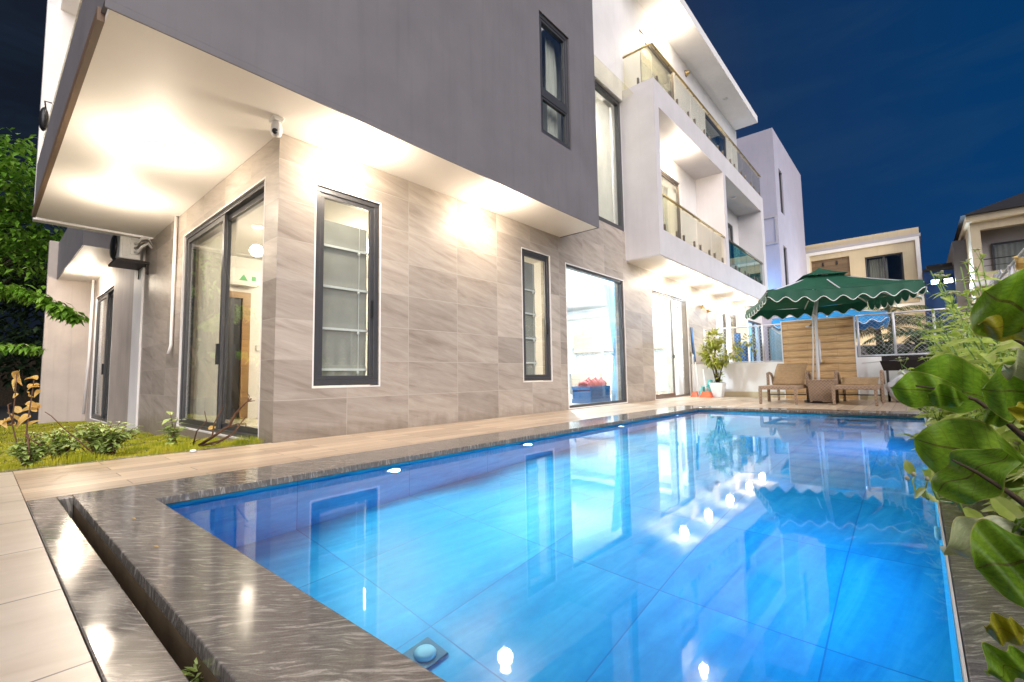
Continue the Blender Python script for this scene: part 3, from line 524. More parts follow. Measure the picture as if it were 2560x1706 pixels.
drape('curtain', 'curtain behind the unlit first floor balcony door', M['blind'], 'x', -5.92, 19.5, 20.9, 4.45, 6.95, 8, .04)
drape('curtain', 'cream curtain pulled aside in the dark upper wall window', M['curtain'], 'x', -4.90, 6.72, 7.05, 4.95, 7.1, 3, .03)
drape('curtain', 'white sheer blind filling the tall window beside the balcony', M['curtain'], 'x', -5.86, 8.1, 10.95, 4.5, 7.95, 4, .012)
def roman(label, y0, y1, zt, rods, zb, dz=0.0):
    t = thing('roman_blind', label, 'blind', (-5.74, y0, zt))
    def fn(u, v):
        z = zb + (zt - zb) * v; s = 0
        for r in rods: s = max(s, math.exp(-((z - r) / .05) ** 2))
        low = max(0, 1 - (z - zb) / .55); return (-5.74 + .018 * s + .02 * low * math.sin(u * 23 + v * 5) * (1 - s), y0 + (y1 - y0) * u, z)
    obj('fabric', MB().grid(fn, 26, 70), M['blind'], t, True)
    for r in rods:
        obj('rod', MB().box(-5.715, -5.700, y0, y1, r - .018, r + .012), M['white'], t)
    rg = MB().tube([(-5.695, y0 + (y1 - y0) * .8, zt), (-5.695, y0 + (y1 - y0) * .8, zb)], .004, 5)
    for r in rods: rg.lathe((-5.70, y0 + (y1 - y0) * .8, r - .06), [(.012, 0), (.02, .02), (.012, .04)], 8)
    obj('cord', rg, M['white'], t)
roman('greige roman blind with white rods in the tall narrow window close to the corner', 2.80, 3.52, 2.80, (2.46, 1.92, 1.37, .84), .72)
roman('dim roman blind with white rods in the narrow window next to the kitchen glass', 6.85, 7.32, 2.98, (2.42, 1.95, 1.46, .98), .74)
# ------------------------------------------------------------------ lights that hang from the villa
WARM = (1, .85, .67); COOL = (.74, .87, 1)
def downlight(loc, label, power, lit=True, col=WARM, r=.11, drop=.20, up=1.0):
    x, y, z = loc; t = thing('downlight', label, 'ceiling light', (x, y, z), 'round downlights under the villa eaves')
    obj('ring', MB().lathe((x, y, z), [(r, 0), (r, -.012), (r * .82, -.018), (r * .8, -.002)], 24), M['whitem'], t, True)
    obj('diffuser', MB().lathe((x, y, z), [(r * .79, -.004), (r * .72, -.022), (r * .4, -.034), (.004, -.038)], 24), M['lamp'] if lit else M['dim'], t, True)
    if lit:
        lamp('POINT', 'downlight_glow', (x, y, z - drop), power * .72, col, .11, t); lamp('SPOT', 'downlight_beam', (x, y, z - .06), power * .36, col, .06, t, (x, y, z - 3), 150, .8)
    return t
P0 = 66
downlight((-6.977, 1.347, 3.66), 'lit downlight in the wide corner soffit, closest to the security camera', P0 * .5, drop=.48)
downlight((-9.347, 1.351, 3.66), 'lit downlight in the wide corner soffit, above the cream curtain door', P0 * .5, drop=.48)
downlight((-5.085, 3.016, 3.66), 'lit downlight above the tall narrow window with the greige blind', P0 * .54)
downlight((-5.04, 5.525, 3.66), 'lit downlight in the narrow soffit above the bare tiled wall', P0 * .5)
for y, w in ((13.0, 'closest to the big kitchen glass'), (15.0, 'above the bronze sliding door'), (17.2, 'above the brass wall lamps'), (19.6, 'above the bronze window'), (21.6, 'at the umbrella end')):
    downlight((-5.13, y, 3.672), 'lit downlight under the balcony block, ' + w, P0 * .42)
downlight((-5.05, 13.8, 7.64), 'lit downlight in the ceiling of the warm first floor balcony', P0 * .85)
downlight((-5.06, 19.28, 7.64), 'unlit downlight in the ceiling of the pale shaded balcony', 0, False)
downlight((-5.15, 13.7, 11.75), 'lit downlight under the roof overhang of the top floor', P0 * .95)
downlight((-5.15, 19.29, 11.75), 'unlit downlight under the far part of the roof overhang', 0, False)
downlight((-17.16, 1.85, 3.85), 'lit downlight under the lower canopy beyond the outdoor unit', P0 * 1.0)
downlight((-9.0, 2.0, 7.75), 'lit downlight in the terrace ceiling above the parapet', P0 * .7)
def room_lamp(loc, label, power, col, glow):
    x, y, z = loc; t = thing('ceiling_lamp', label, 'ceiling light', loc)
    obj('disc', MB().lathe(loc, [(.24, 0), (.24, -.03), (.2, -.05), (.01, -.055)], 28), M[glow], t, True)
    lamp('POINT', 'room_glow', (x, y, z - .22), power, col, .12, t)
room_lamp((-8.3, 11.6, 3.45), 'oval white ceiling lamp in the lit kitchen', 500, COOL, 'coollamp')
room_lamp((-7.2, 14.6, 3.05), 'small ceiling lamp near the kitchen cabinets behind the sliding door', 150, COOL, 'coollamp')
room_lamp((-7.0, 19.4, 3.3), 'ceiling lamp in the room behind the bronze window', 200, COOL, 'coollamp')
room_lamp((-7.7, 4.6, 3.12), 'ceiling lamp in the warm lit bedroom at the corner', 135, (1, .84, .62), 'lamp')
room_lamp((-6.25, 9.6, 7.4), 'ceiling lamp in the tall stair window', 55, (1, .95, .9), 'lamp')
room_lamp((-7.2, 14.0, 7.4), 'ceiling lamp inside the first floor bedroom', 70, WARM, 'lamp')
room_lamp((-7.2, 14.0, 11.5), 'ceiling lamp inside the top floor room', 70, WARM, 'lamp')
# security camera at the corner
t = thing('security_camera', 'white security camera under the soffit at the house corner', 'camera', tuple(at_z(691, 296, 3.66)))
c = at_z(691, 296, 3.66)
obj('mount', MB().box(c.x - .075, c.x + .075, c.y - .06, c.y + .06, 3.61, 3.662), M['plastic'], t, bevel=.015)
obj('body', MB().lathe((c.x + .01, c.y, 3.455), [(.015, -.015), (.05, 0), (.06, .045), (.06, .09), (.05, .14), (.035, .157)], 20), M['plastic'], t, True)
obj('lens', MB().ball((c.x + .045, c.y - .03, 3.48), .032, 10), M['black'], t, True)
# outdoor unit of the air conditioner
t = thing('outdoor_unit', 'cream outdoor air conditioner unit on a wall bracket at the end of the soffit', 'air conditioner', (-12.3, 1.95, 3.2))
obj('casing', MB().box(-12.78, -11.92, 1.76, 2.10, 3.22, 3.84), M['plastic'], t, bevel=.02)
obj('fan_guard', MB().lathe((-12.45, 1.75, 3.53), [(.27, .012), (.27, -.02), (.2, -.045), (.02, -.05)], 26, 'y'), M['black'], t, True)
obj('valve_cover', MB().box(-11.922, -11.885, 1.92, 2.06, 3.32, 3.56), M['plastic'], t, bevel=.01); obj('side_louvre', MB().box(-11.921, -11.905, 1.80, 1.89, 3.28, 3.78).box(-11.921, -11.900, 1.93, 2.05, 3.62, 3.78), M['plastic'], t, bevel=.004)
obj('bracket', MB().box(-12.7, -11.85, 1.70, 2.235, 3.155, 3.20).box(-12.65, -12.6, 2.19, 2.235, 2.95, 3.16).box(-11.95, -11.9, 2.19, 2.235, 2.95, 3.16), M['charcoal'], t)
for k in range(3):
    obj('pipe', MB().tube([(-11.89, 2.0, 3.36 + .09 * k), (-11.75 + .03 * k, 2.02, 3.34 + .1 * k), (-11.64, 2.06, 3.44 + .09 * k), (-11.66, 2.16, 3.54 + .05 * k), (-11.70, 2.25, 3.46)], .028, 8), M['plastic'] if k != 1 else M['bronze'], t, True)
# indoor unit with its energy stickers
t = thing('indoor_unit', 'white indoor air conditioner with a green sticker seen through the corner door', 'air conditioner', (-9.79, 3.1, 2.5))
obj('casing', MB().box(-9.79, -9.58, 2.62, 3.55, 2.54, 2.87), M['plastic'], t, bevel=.03); obj('air_slot', MB().box(-9.70, -9.575, 2.68, 3.49, 2.53, 2.56), M['dim'], t)
obj('sticker', MB().add([(-9.574, 3.17, 2.62), (-9.574, 3.33, 2.62), (-9.574, 3.25, 2.74)], [(0, 1, 2)]).add([(-9.574, 3.39, 2.63), (-9.574, 3.47, 2.63), (-9.574, 3.47, 2.72), (-9.574, 3.39, 2.72)], [(0, 1, 2, 3)]), plain('green_sticker', (.10, .42, .16), .5), t)
# brass wall lamps
for y, z, w in ((16.42, 3.06, 'closer to the sliding door'), (17.1, 3.0, 'closer to the bronze window')):
    t = thing('wall_lamp', 'small unlit brass wall lamp on the tiled wall, ' + w, 'wall lamp', (-5.57, y, z), 'brass wall lamps')
    obj('plate', MB().lathe((-5.57, y, z), [(.05, 0), (.05, .02), (.02, .05), (.02, .08)], 16, 'x'), M['brass'], t, True)
    obj('shade', MB().lathe((-5.47, y, z - .02), [(.085, -.07), (.08, -.02), (.05, .05), (.01, .075)], 18), M['brass'], t, True)
t = thing('wall_lamp', 'small round lamp on the white top floor wall under the roof', 'wall lamp', (-5.57, 16.08, 11.44)); obj('dome', MB().lathe((-5.57, 16.08, 11.4), [(.10, 0), (.10, .05), (.06, .13), (.01, .15)], 16, 'x'), M['brass'], t, True); obj('base', MB().lathe((-5.57, 16.08, 11.4), [(.12, 0), (.12, .012)], 16, 'x'), M['bronze'], t, True)
t = thing('wall_lamp', 'black lamp clipped to the parapet glass high on the corner terrace', 'wall lamp', (-10.2, .54, 4.9)); obj('head', MB().ball((-10.2, .50, 4.9), .13, 12, (.8, .45, 1.5)), M['black'], t, True); obj('hook', MB().tube([(-10.2, .52, 5.05), (-10.2, .50, 5.2), (-10.2, .58, 5.2)], .012, 6), M['black'], t, True)

# ------------------------------------------------------------------ kitchen furniture
t = thing('kitchen_cabinet', 'pale wood kitchen cabinets with a marble splashback behind the glass', 'cabinet', (-8.5, 16.2, 0))
for a, b in ((-10.6, -9.25), (-9.23, -7.9), (-7.88, -6.55)): obj('cabinet_door', MB().box(a, b, 15.84, 15.87, .14, .80), M['cabinet'], t, bevel=.005)
obj('base_unit', MB().box(-10.62, -6.5, 15.88, 16.49, 0, .81), M['cabinet'], t); obj('worktop', MB().box(-10.65, -6.45, 15.82, 16.49, .812, .86), M['marble'], t)
obj('splashback', MB().box(-12.9, -6.2, 16.47, 16.498, .862, 1.66), M['marble'], t)
for a, b in ((-10.6, -9.25), (-9.23, -7.9), (-7.88, -6.55)): obj('cabinet_door', MB().box(a, b, 16.06, 16.09, 1.66, 2.62), M['cabinet'], t, bevel=.005)
obj('wall_unit', MB().box(-10.62, -6.5, 16.10, 16.49, 1.665, 2.6), M['cabinet'], t)
obj('tap', MB().tube([(-8.25, 16.2, .86), (-8.25, 16.2, 1.24), (-8.25, 16.12, 1.32), (-8.25, 16.0, 1.30), (-8.25, 15.98, 1.2)], .022, 8), M['steel'], t, True)
t = thing('ceiling_fan', 'flat oval fan on the kitchen ceiling', 'fan', (-8.9, 13.2, 3.45)); obj('motor', MB().lathe((-8.9, 13.2, 3.45), [(.12, 0), (.16, -.08), (.1, -.14), (.02, -.16)], 20), M['plastic'], t, True)
for k in range(3):
    a = k * 2.094 + .4; obj('blade', MB().beam((-8.9 + .1 * math.cos(a), 13.2 + .1 * math.sin(a), 3.34), (-8.9 + .75 * math.cos(a), 13.2 + .75 * math.sin(a), 3.34), .14, .012), M['plastic'], t)
t = thing('fridge', 'pale fridge with a teal framed panel at the kitchen end', 'fridge', (-11.6, 15.9, 0)); obj('body', MB().box(-12.3, -10.72, 15.7, 16.46, 0, 1.9), M['plastic'], t, bevel=.02); obj('panel', MB().box(-11.5, -10.78, 15.685, 15.698, 1.0, 1.8), M['teal'], t); obj('handle', MB().box(-11.15, -10.75, 15.62, 15.68, .86, .9), M['black'], t)
c = at_z(1487, 1008, 0.0)
t = thing('crate', 'blue plastic crate of pink slippers behind the kitchen glass', 'crate', (-6.45, 10.55, 0)); cx, cy = -6.45, 10.55
cr = MB()
for a, b, d, e in ((cx - .28, cx + .28, cy - .50, cy - .47), (cx - .28, cx + .28, cy + .47, cy + .50), (cx - .28, cx - .25, cy - .47, cy + .47), (cx + .25, cx + .28, cy - .47, cy + .47)):
    cr.box(a, b, d, e, .02, .12).box(a, b, d, e, .36, .44)
for k in range(14): 
    y = cy - .47 + k * .07; cr.box(cx + .255, cx + .275, y, y + .045, .12, .36); cr.box(cx - .275, cx - .255, y, y + .045, .12, .36)
obj('crate_body', cr, M['bluep'], t); obj('crate_floor', MB().box(cx - .25, cx + .25, cy - .47, cy + .47, .02, .30), M['bluep'], t)
for k in range(9):
    y = cy - .42 + k * .105; s = tag(obj('slipper', MB().tube([(cx + .16, y, .34), (cx + .17, y + .02, .50), (cx + .05, y + .03 + .02 * (k % 2), .55 + .05 * (k % 3)), (cx - .1, y + .02, .52), (cx - .12, y, .34)], [.025, .034, .036, .034, .025], 10), M['pink'], None, True), 'pink rubber slipper standing in the blue crate', 'slipper', 'pink slippers in the crate')
t = thing('bucket', 'tall translucent blue bin beside the slipper crate behind the glass', 'bin', (-6.5, 8.75, 0)); obj('body', MB().lathe((-6.5, 8.75, 0), [(.22, 0), (.24, .05), (.20, .5), (.12, .95), (.1, 1.12)], 20), M['blue'], t, True); obj('rim', MB().lathe((-6.5, 8.75, 0), [(.26, .44), (.27, .47), (.26, .5)], 20), M['bluep'], t, True)

# ------------------------------------------------------------------ back of the terrace: wall, wood panel, mesh fences
def mesh_fence(name, label, a, b, z0, z1, posts, pitch=.072, wire=.0021, cat='fence', group='wire mesh fences'):
    """a,b: ground points of its ends"""
    a = Vector((*a, 0)); b = Vector((*b, 0)); L = (b - a).length; d = (b - a) / L; H = z1 - z0; t = thing(name, label, cat, (a.x, a.y, z0), group)
    obj('rail', MB().tube([a + Vector((0, 0, z1)), b + Vector((0, 0, z1))], .022, 8), M['galv'], t, True); obj('rail', MB().tube([a + Vector((0, 0, z0 + .02)), b + Vector((0, 0, z0 + .02))], .018, 8), M['galv'], t, True)
    for q in posts: p = a + d * (L * q); obj('post', MB().tube([p + Vector((0, 0, z0)), p + Vector((0, 0, z1 + .02))], .028, 8), M['galv'], t, True)
    w = MB(); n = Vector((-d.y, d.x, 0)) * wire; k = -H
    while k < L:
        for s in (1, -1):
            u0, u1 = k, k + H; q0, q1 = 0, H
            if u0 < 0: q0 = -u0; u0 = 0
            if u1 > L: q1 = H - (u1 - L); u1 = L
            if u1 - u0 > .02:
                v0, v1 = (z0 + q0, z0 + q1) if s == 1 else (z1 - q0, z1 - q1); w.tube([a + d * u0 + Vector((0, 0, v0)) + n * s, a + d * u1 + Vector((0, 0, v1)) + n * s], wire, 3, False)
        k += pitch * 1.414
    obj('wire_mesh', w, M['galv'], t); return t
t = thing('boundary_wall', 'low white boundary wall behind the potted shrub, under the mesh fence', 'wall', (-4, 15.3, 0)); obj('wall', MB().box(-5.56, -2.80, 15.3, 15.45, 0, 1.03), M['white'], t, bevel=.006); obj('plinth', MB().box(-5.56, -2.80, 15.287, 15.299, 0, .16), M['cream'], t)
t = thing('boundary_wall', 'low white boundary wall behind the black grill', 'wall', (0, 14.72, 0)); obj('wall', MB().box(-1.14, 1.15, 14.72, 14.87, 0, 1.07), M['white'], t, bevel=.006); obj('plinth', MB().box(-1.14, 1.0, 14.707, 14.719, 0, .12), M['cream'], t)
t = thing('boundary_wall', 'low white boundary wall along the planted border', 'wall', (1.05, 6, 0)); obj('wall', MB().box(1.0, 1.15, -2, 14.71, -.1, 1.07), M['white'], t, bevel=.006); obj('coping', MB().box(.98, 1.17, -2, 14.70, 1.072, 1.09), M['cream'], t)
t = thing('wood_panel', 'wood plank shower wall with a white metal edge behind the loungers', 'panel', (-1.98, 14.65, 0))
obj('plank_face', MB().box(-2.775, -1.165, 14.65, 14.80, 0, 2.12), M['panel'], t); obj('edge_trim', MB().box(-2.80, -2.777, 14.64, 14.81, 0, 2.135).box(-1.163, -1.14, 14.64, 14.81, 0, 2.135).box(-2.777, -1.163, 14.64, 14.81, 2.122, 2.135), M['whitem'], t)
t = thing('shower', 'brass shower arm and valve on the wood panel', 'shower', (-1.95, 14.65, 1.0)); obj('arm', MB().tube([(-2.05, 14.65, 1.96), (-2.05, 14.45, 1.99), (-2.05, 14.30, 1.95)], .014, 8), M['brass'], t, True); obj('head', MB().lathe((-2.05, 14.29, 1.90), [(.11, 0), (.11, .015), (.03, .04)], 18), M['steel'], t, True); obj('valve', MB().lathe((-1.915, 14.645, .985), [(.065, 0), (.065, -.02), (.03, -.04), (.03, -.08), (.045, -.09), (.045, -.11)], 16, 'y'), M['brass'], t, True)
mesh_fence('mesh_fence', 'mesh fence on the white wall behind the potted shrub', (-5.12, 15.38), (-2.83, 15.38), 1.035, 2.13, (0, .74, 1))
mesh_fence('mesh_fence', 'mesh fence on the white wall behind the black grill', (-1.09, 14.80), (1.05, 14.80), 1.09, 2.14, (0, .335, .68, 1))
mesh_fence('mesh_fence', 'long mesh fence beside the flowering weeds', (1.07, 14.7), (1.07, 3.0), 1.092, 2.14, (.06, .25, .45, .65, .85, 1), .09)

# ------------------------------------------------------------------ sun loungers, wicker table
def lounger(loc, label, back, rz=0):
    t = thing('sun_lounger', label, 'sun lounger', loc, 'wicker sun loungers by the pool'); x, y, z = loc; w = .39; S = lambda a, b, c, d, e, f: MB().box(x + a, x + b, y + c, y + d, e, f)
    obj('frame', S(-w, w, 0, .07, .33, .41).box(x - w, x - w + .06, y + .07, y + 1.95, .33, .41).box(x + w - .06, x + w, y + .07, y + 1.95, .33, .41).box(x - w + .06, x + w - .06, y + 1.88, y + 1.95, .33, .41), M['wicker'], t, bevel=.012)
    obj('seat', MB().grid(lambda u, v: (x - w + .06 + (2 * w - .12) * u, y + .05 + 1.2 * v, .412 - .015 * math.sin(math.pi * u)), 8, 8), M['sling'], t, True)
    Lb = .82; cb, sb = math.cos(R_(back)), math.sin(R_(back))
    br = obj('backrest', MB().grid(lambda u, v: (x - w + .05 + (2 * w - .10) * u, y + 1.22 + Lb * v * cb - .05 * math.sin(math.pi * v) * sb, .42 + Lb * v * sb + .05 * math.sin(math.pi * v) * cb), 8, 12), M['sling'], t, True)
    sol = br.modifiers.new('thickness', 'SOLIDIFY'); sol.thickness = .02
    for s in (-1, 1):
        for yy in (.03, 1.92): obj('leg', MB().hexa([(x + s * w - s * .055, y + yy - .03, .012), (x + s * w - s * .005, y + yy - .03, .012), (x + s * w - s * .005, y + yy + .02, .012), (x + s * w - s * .055, y + yy + .02, .012)], [(x + s * w - s * .065, y + yy - .035, .36), (x + s * w, y + yy - .035, .36), (x + s * w, y + yy + .03, .36), (x + s * w - s * .065, y + yy + .03, .36)]), M['wicker'], t)
        obj('foot', MB().box(x + s * w - s * .052, x + s * w - s * .008, y + 0, y + .05, 0, .014).box(x + s * w - s * .052, x + s * w - s * .008, y + 1.89, y + 1.94, 0, .014), M['black'], t)
        xx = x + s * (w + .03); a = obj('armrest', MB().beam((xx, y + 1.12, 0), (xx, y + 1.12, .70), .06, .06, (0, 1, 0)), M['wicker'], t, bevel=.008)
        obj('armrest_curve', MB().tube([(xx, y + 1.12, .69), (xx, y + 1.28, .71), (xx, y + 1.48, .68), (xx, y + 1.62, .58), (xx, y + 1.70, .42)], .034, 8), M['wicker'], a, True)
    obj('stretcher', MB().tube([(x - w, y + 1.12, .18), (x + w, y + 1.12, .18)], .012, 8), M['black'], t, True)
    return t
lounger((-2.43, 11.95, 0), 'wicker sun lounger with a steep raised backrest', 40); lounger((-1.03, 12.08, 0), 'wicker sun lounger with an almost flat backrest', 11)
t = thing('side_table', 'square wicker table between the two loungers', 'table', (-1.70, 12.98, 0)); obj('body', MB().hexa([(-1.93, 12.72, .02), (-1.47, 12.72, .02), (-1.47, 13.22, .02), (-1.93, 13.22, .02)], [(-1.96, 12.69, .50), (-1.44, 12.69, .50), (-1.44, 13.25, .50), (-1.96, 13.25, .50)]), M['wicker'], t, bevel=.01); obj('tabletop', MB().box(-1.97, -1.43, 12.68, 13.26, .502, .53), M['wicker'], t, bevel=.008)

# ------------------------------------------------------------------ umbrellas
def umbrella(name, label, cs, apex, pole, canvas, mats, scal=9, drop=.20, lever=True):
    """cs: near-left, near-right, far-right, far-left rim corners"""
    t = thing(name, label, 'umbrella', (pole[0], pole[1], 0), None); ap = Vector(apex); cs = [Vector(c) for c in cs]
    m = MB()
    for a, b in zip(cs, cs[1:] + cs[:1]):
        m.grid(lambda u, v: (a.lerp(b, u)).lerp(ap, v * .80) - Vector((0, 0, .06 * math.sin(math.pi * u) * (1 - v) + .06 * math.sin(math.pi * v) + .035 * abs(math.sin(2 * math.pi * u)) * math.sin(math.pi * v) + .008 * math.sin(17 * u + 5 * v))), 10, 8)
    obj('canopy', m, canvas, t, False)
    top = MB(); vc = [ap + (c - ap) * .32 + Vector((0, 0, .06)) for c in cs]; tip = ap + Vector((0, 0, .11))
    for a, b in zip(vc, vc[1:] + vc[:1]): top.grid(lambda u, v: a.lerp(b, u).lerp(tip, v) - Vector((0, 0, .02 * math.sin(math.pi * v))), 6, 4)
    obj('vent_cap', top, canvas, t, False)
    rb = MB()
    for c in cs: rb.beam(ap - Vector((0, 0, .04)), c - Vector((0, 0, .045)), .03, .02)
    for a, b in zip(cs, cs[1:] + cs[:1]): rb.beam(ap - Vector((0, 0, .04)), a.lerp(b, .5) - Vector((0, 0, .09)), .024, .018)
    obj('ribs', rb, mats, t)
    for a, b in zip(cs, cs[1:] + cs[:1]):
        out = (b - a).cross(Vector((0, 0, 1))).normalized()
        z = lambda u: drop - .055 * math.cos(u * scal * 6.283)
        base = lambda u: a.lerp(b, u) - Vector((0, 0, .06 * math.sin(math.pi * u)))
        va = obj('valance', MB().grid(lambda u, v: base(u) - Vector((0, 0, z(u) * v)) + out * (.03 * v + .02 * v * math.sin(u * scal * 6.283)), scal * 8, 4), canvas, t, True)
        obj('braid', MB().tube([base(i / (scal * 8)) - Vector((0, 0, z(i / (scal * 8)))) + out * (.031 + .02 * math.sin(i / 8 * 6.283)) for i in range(scal * 8 + 1)], .009, 5), M['edge'], va, True)
    P = Vector((pole[0], pole[1], 0)); knee = Vector(pole[2]); obj('pole', MB().tube([P, P.lerp(knee, .5), knee, ap - Vector((0, 0, .05))], [.036, .034, .034, .03], 12), M['whitem'], t, True)
    obj('base', MB().lathe((pole[0], pole[1], 0), [(.30, 0), (.30, .05), (.08, .09), (.05, .25)], 24), M['charcoal'], t, True)
    if lever:
        r = (knee - P); obj('crank_arm', MB().tube([P + r * .20 + Vector((-.10, -.02, 0)), P + r * .18 + Vector((-.06, -.03, 0)), P + r * .22 + Vector((-.02, -.03, 0))], .014, 8).tube([P + r * .21 + Vector((-.11, -.02, 0)), P + r * .6 + Vector((-.07, -.03, 0)), P + r * .99 + Vector((-.06, -.02, 0)), ap - Vector((.05, .12, .5))], .016, 8).tube([P + r * .45 + Vector((.06, -.02, 0)), P + r * .72 + Vector((.05, -.02, 0))], .02, 8), M['whitem'], t, True)
        obj('knee_joint', MB().ball(tuple(knee), .055, 10), M['whitem'], t, True)
    return t
umbrella('patio_umbrella', 'dark green square patio umbrella with white scalloped edging over the loungers', [(-2.37, 11.23, 2.50), (.21, 12.24, 2.50), (-.85, 14.74, 2.50), (-3.43, 13.73, 2.42)], (-1.61, 12.98, 3.06), (-1.78, 13.0, (-1.74, 12.98, 2.06)), M['green'], M['whitem'], 8)
umbrella('patio_umbrella', 'bright blue patio umbrella beyond the mesh fence', [(-3.4, 16.6, 2.42), (-.55, 16.9, 2.42), (-.75, 19.6, 2.42), (-3.6, 19.3, 2.42)], (-2.0, 18.1, 2.85), (-2.0, 18.1, (-2.0, 18.1, 2.0)), M['bluecan'], M['whitem'], 8, .24, False)

# ------------------------------------------------------------------ grill, bag, potted shrub and cleaning things
t = thing('grill', 'black charcoal grill trough on thin legs against the white wall', 'grill', (-.05, 14.1, 0)); g0, g1 = -.66, .52
obj('trough', MB().hexa([(g0 + .06, 13.98, .72), (g1 - .04, 13.98, .72), (g1 - .04, 14.30, .72), (g0 + .06, 14.30, .72)], [(g0, 13.92, .95), (g1, 13.92, .95), (g1, 14.36, .95), (g0, 14.36, .95)]), M['charcoal'], t); obj('hood', MB().box(g0 + .02, g1, 14.34, 14.37, .94, 1.06), M['charcoal'], t)
for a in (g0 + .12, g1 - .06):
    for b in (14.0, 14.28): obj('leg', MB().tube([(a, b, 0), (a, b, .73)], .02, 8), M['charcoal'], t, True)
obj('shelf', MB().box(g0 + .12, g1 - .06, 14.02, 14.26, .10, .13), M['charcoal'], t)
for k in range(2): obj('skewer', MB().tube([(g0 - .35, 14.05 + .1 * k, .90 + .015 * k), (g0 + .4, 14.1 + .1 * k, .97)], .004, 5), M['steel'], t)
bm = MB(); random.seed(3)
def bagf(u, v):
    a = u * 6.283; h = v; r = (.30 * math.sin(math.pi * min(1, h * .93 + .07)) ** .6 + .02) * (1 + .14 * math.sin(5 * a + h * 5) + .07 * math.sin(11 * a - h * 9)); return (-.22 + r * math.cos(a), 13.75 + .8 * r * math.sin(a), .62 * h * (1 - .05 * math.sin(3 * a)))
t = thing('plastic_bag', 'crumpled white plastic bag standing below the black grill', 'bag', (-.22, 13.75, 0)); obj('bag_body', bm.grid(bagf, 40, 16), M['bag'], t, True); obj('bag_knot', MB().tube([(-.22, 13.75, .58), (-.25, 13.74, .66), (-.32, 13.73, .70)], [.05, .03, .05], 8), M['bag'], t, True)
px, py = -4.62, 14.86
t = thing('potted_shrub', 'yellow green shrub with clipped balls in a tall white pot', 'plant', (px, py, 0))
po = obj('pot', MB().hexa([(px - .12, py - .12, 0), (px + .12, py - .12, 0), (px + .12, py + .12, 0), (px - .12, py + .12, 0)], [(px - .20, py - .20, .44), (px + .20, py - .20, .44), (px + .20, py + .20, .44), (px - .20, py + .20, .44)]), M['plastic'], t, bevel=.012); obj('soil', MB().box(px - .17, px + .17, py - .17, py + .17, .441, .45), M['soil'], po)
st = MB(); 
for k in range(7):
    a = k * .9; st.tube([(px + .04 * math.cos(a), py + .04 * math.sin(a), .44), (px + .12 * math.cos(a), py + .1 * math.sin(a), .8), (px + .26 * math.cos(a), py + .15 * math.sin(a), 1.25)], [.018, .012, .008], 6)
st.tube([(px, py, .44), (px - .05, py, 1.1), (px - .02, py, 1.85)], [.028, .02, .012], 8); obj('stem', st, M['bark'], t, True)
def leafball(m, c, r, n, L, rnd, sq=(1, 1, 1)):
    for _ in range(n):
        v = Vector((rnd.gauss(0, 1), rnd.gauss(0, 1), rnd.gauss(0, 1))).normalized(); q = Vector(c) + Vector((v.x * sq[0], v.y * sq[1], v.z * sq[2])) * r * rnd.uniform(.55, 1.05)
        m.leaf(q, v + Vector((rnd.uniform(-.6, .6), rnd.uniform(-.6, .6), rnd.uniform(-.5, .3))), (rnd.uniform(-.4, .4), rnd.uniform(-.4, .4), 1), L * rnd.uniform(.6, 1.2), L * .42, .3)
rn = random.Random(5); m = MB(); leafball(m, (px - .03, py, 1.78), .26, 420, .12, rn); leafball(m, (px - .02, py, 1.25), .36, 620, .13, rn, (1.1, .8, .9)); leafball(m, (px - .34, py, 1.42), .18, 160, .12, rn); leafball(m, (px + .05, py, .62), .12, 60, .10, rn); leafball(m, (px + .48, py + .1, 1.35), .26, 130, .11, rn, (1, .7, .9)); leafball(m, (px + .62, py + .1, 1.52), .16, 70, .1, rn); obj('foliage', m, M['potlf'], t)
t = thing('stool', 'small teal plastic stool next to the white pot', 'stool', (-4.98, 14.95, 0)); obj('seat', MB().box(-5.12, -4.84, 14.82, 15.08, .30, .33), M['teal'], t, bevel=.01)
for a in (-1, 1):
    for b in (-1, 1): obj('leg', MB().hexa([(-4.98 + a * .17 - .025, 14.95 + b * .15 - .02, 0), (-4.98 + a * .17 + .025, 14.95 + b * .15 - .02, 0), (-4.98 + a * .17 + .025, 14.95 + b * .15 + .02, 0), (-4.98 + a * .17 - .025, 14.95 + b * .15 + .02, 0)], [(-4.98 + a * .11 - .03, 14.95 + b * .1 - .025, .31), (-4.98 + a * .11 + .03, 14.95 + b * .1 - .025, .31), (-4.98 + a * .11 + .03, 14.95 + b * .1 + .025, .31), (-4.98 + a * .11 - .03, 14.95 + b * .1 + .025, .31)]), M['teal'], t)
t = thing('watering_can', 'dark green watering can behind the white pot', 'can', (-4.95, 15.12, .33)); obj('body', MB().lathe((-4.92, 15.1, .33), [(.09, 0), (.10, .08), (.08, .17), (.03, .2)], 16), M['teal'], t, True); obj('spout', MB().tube([(-4.85, 15.1, .37), (-4.76, 15.08, .5)], [.02, .012], 8), M['teal'], t, True)
t = thing('dustpan', 'orange dustpan with a long white stick', 'dustpan', (-4.93, 14.62, 0)); obj('pan', MB().hexa([(-5.08, 14.5, .004), (-4.72, 14.5, .004), (-4.72, 14.72, .004), (-5.08, 14.72, .004)], [(-5.02, 14.62, .17), (-4.80, 14.62, .17), (-4.80, 14.73, .17), (-5.02, 14.73, .17)]), M['orange'], t, bevel=.006); obj('stick', MB().tube([(-4.93, 14.70, .15), (-5.08, 14.98, .85)], .014, 8), M['whitem'], t, True)
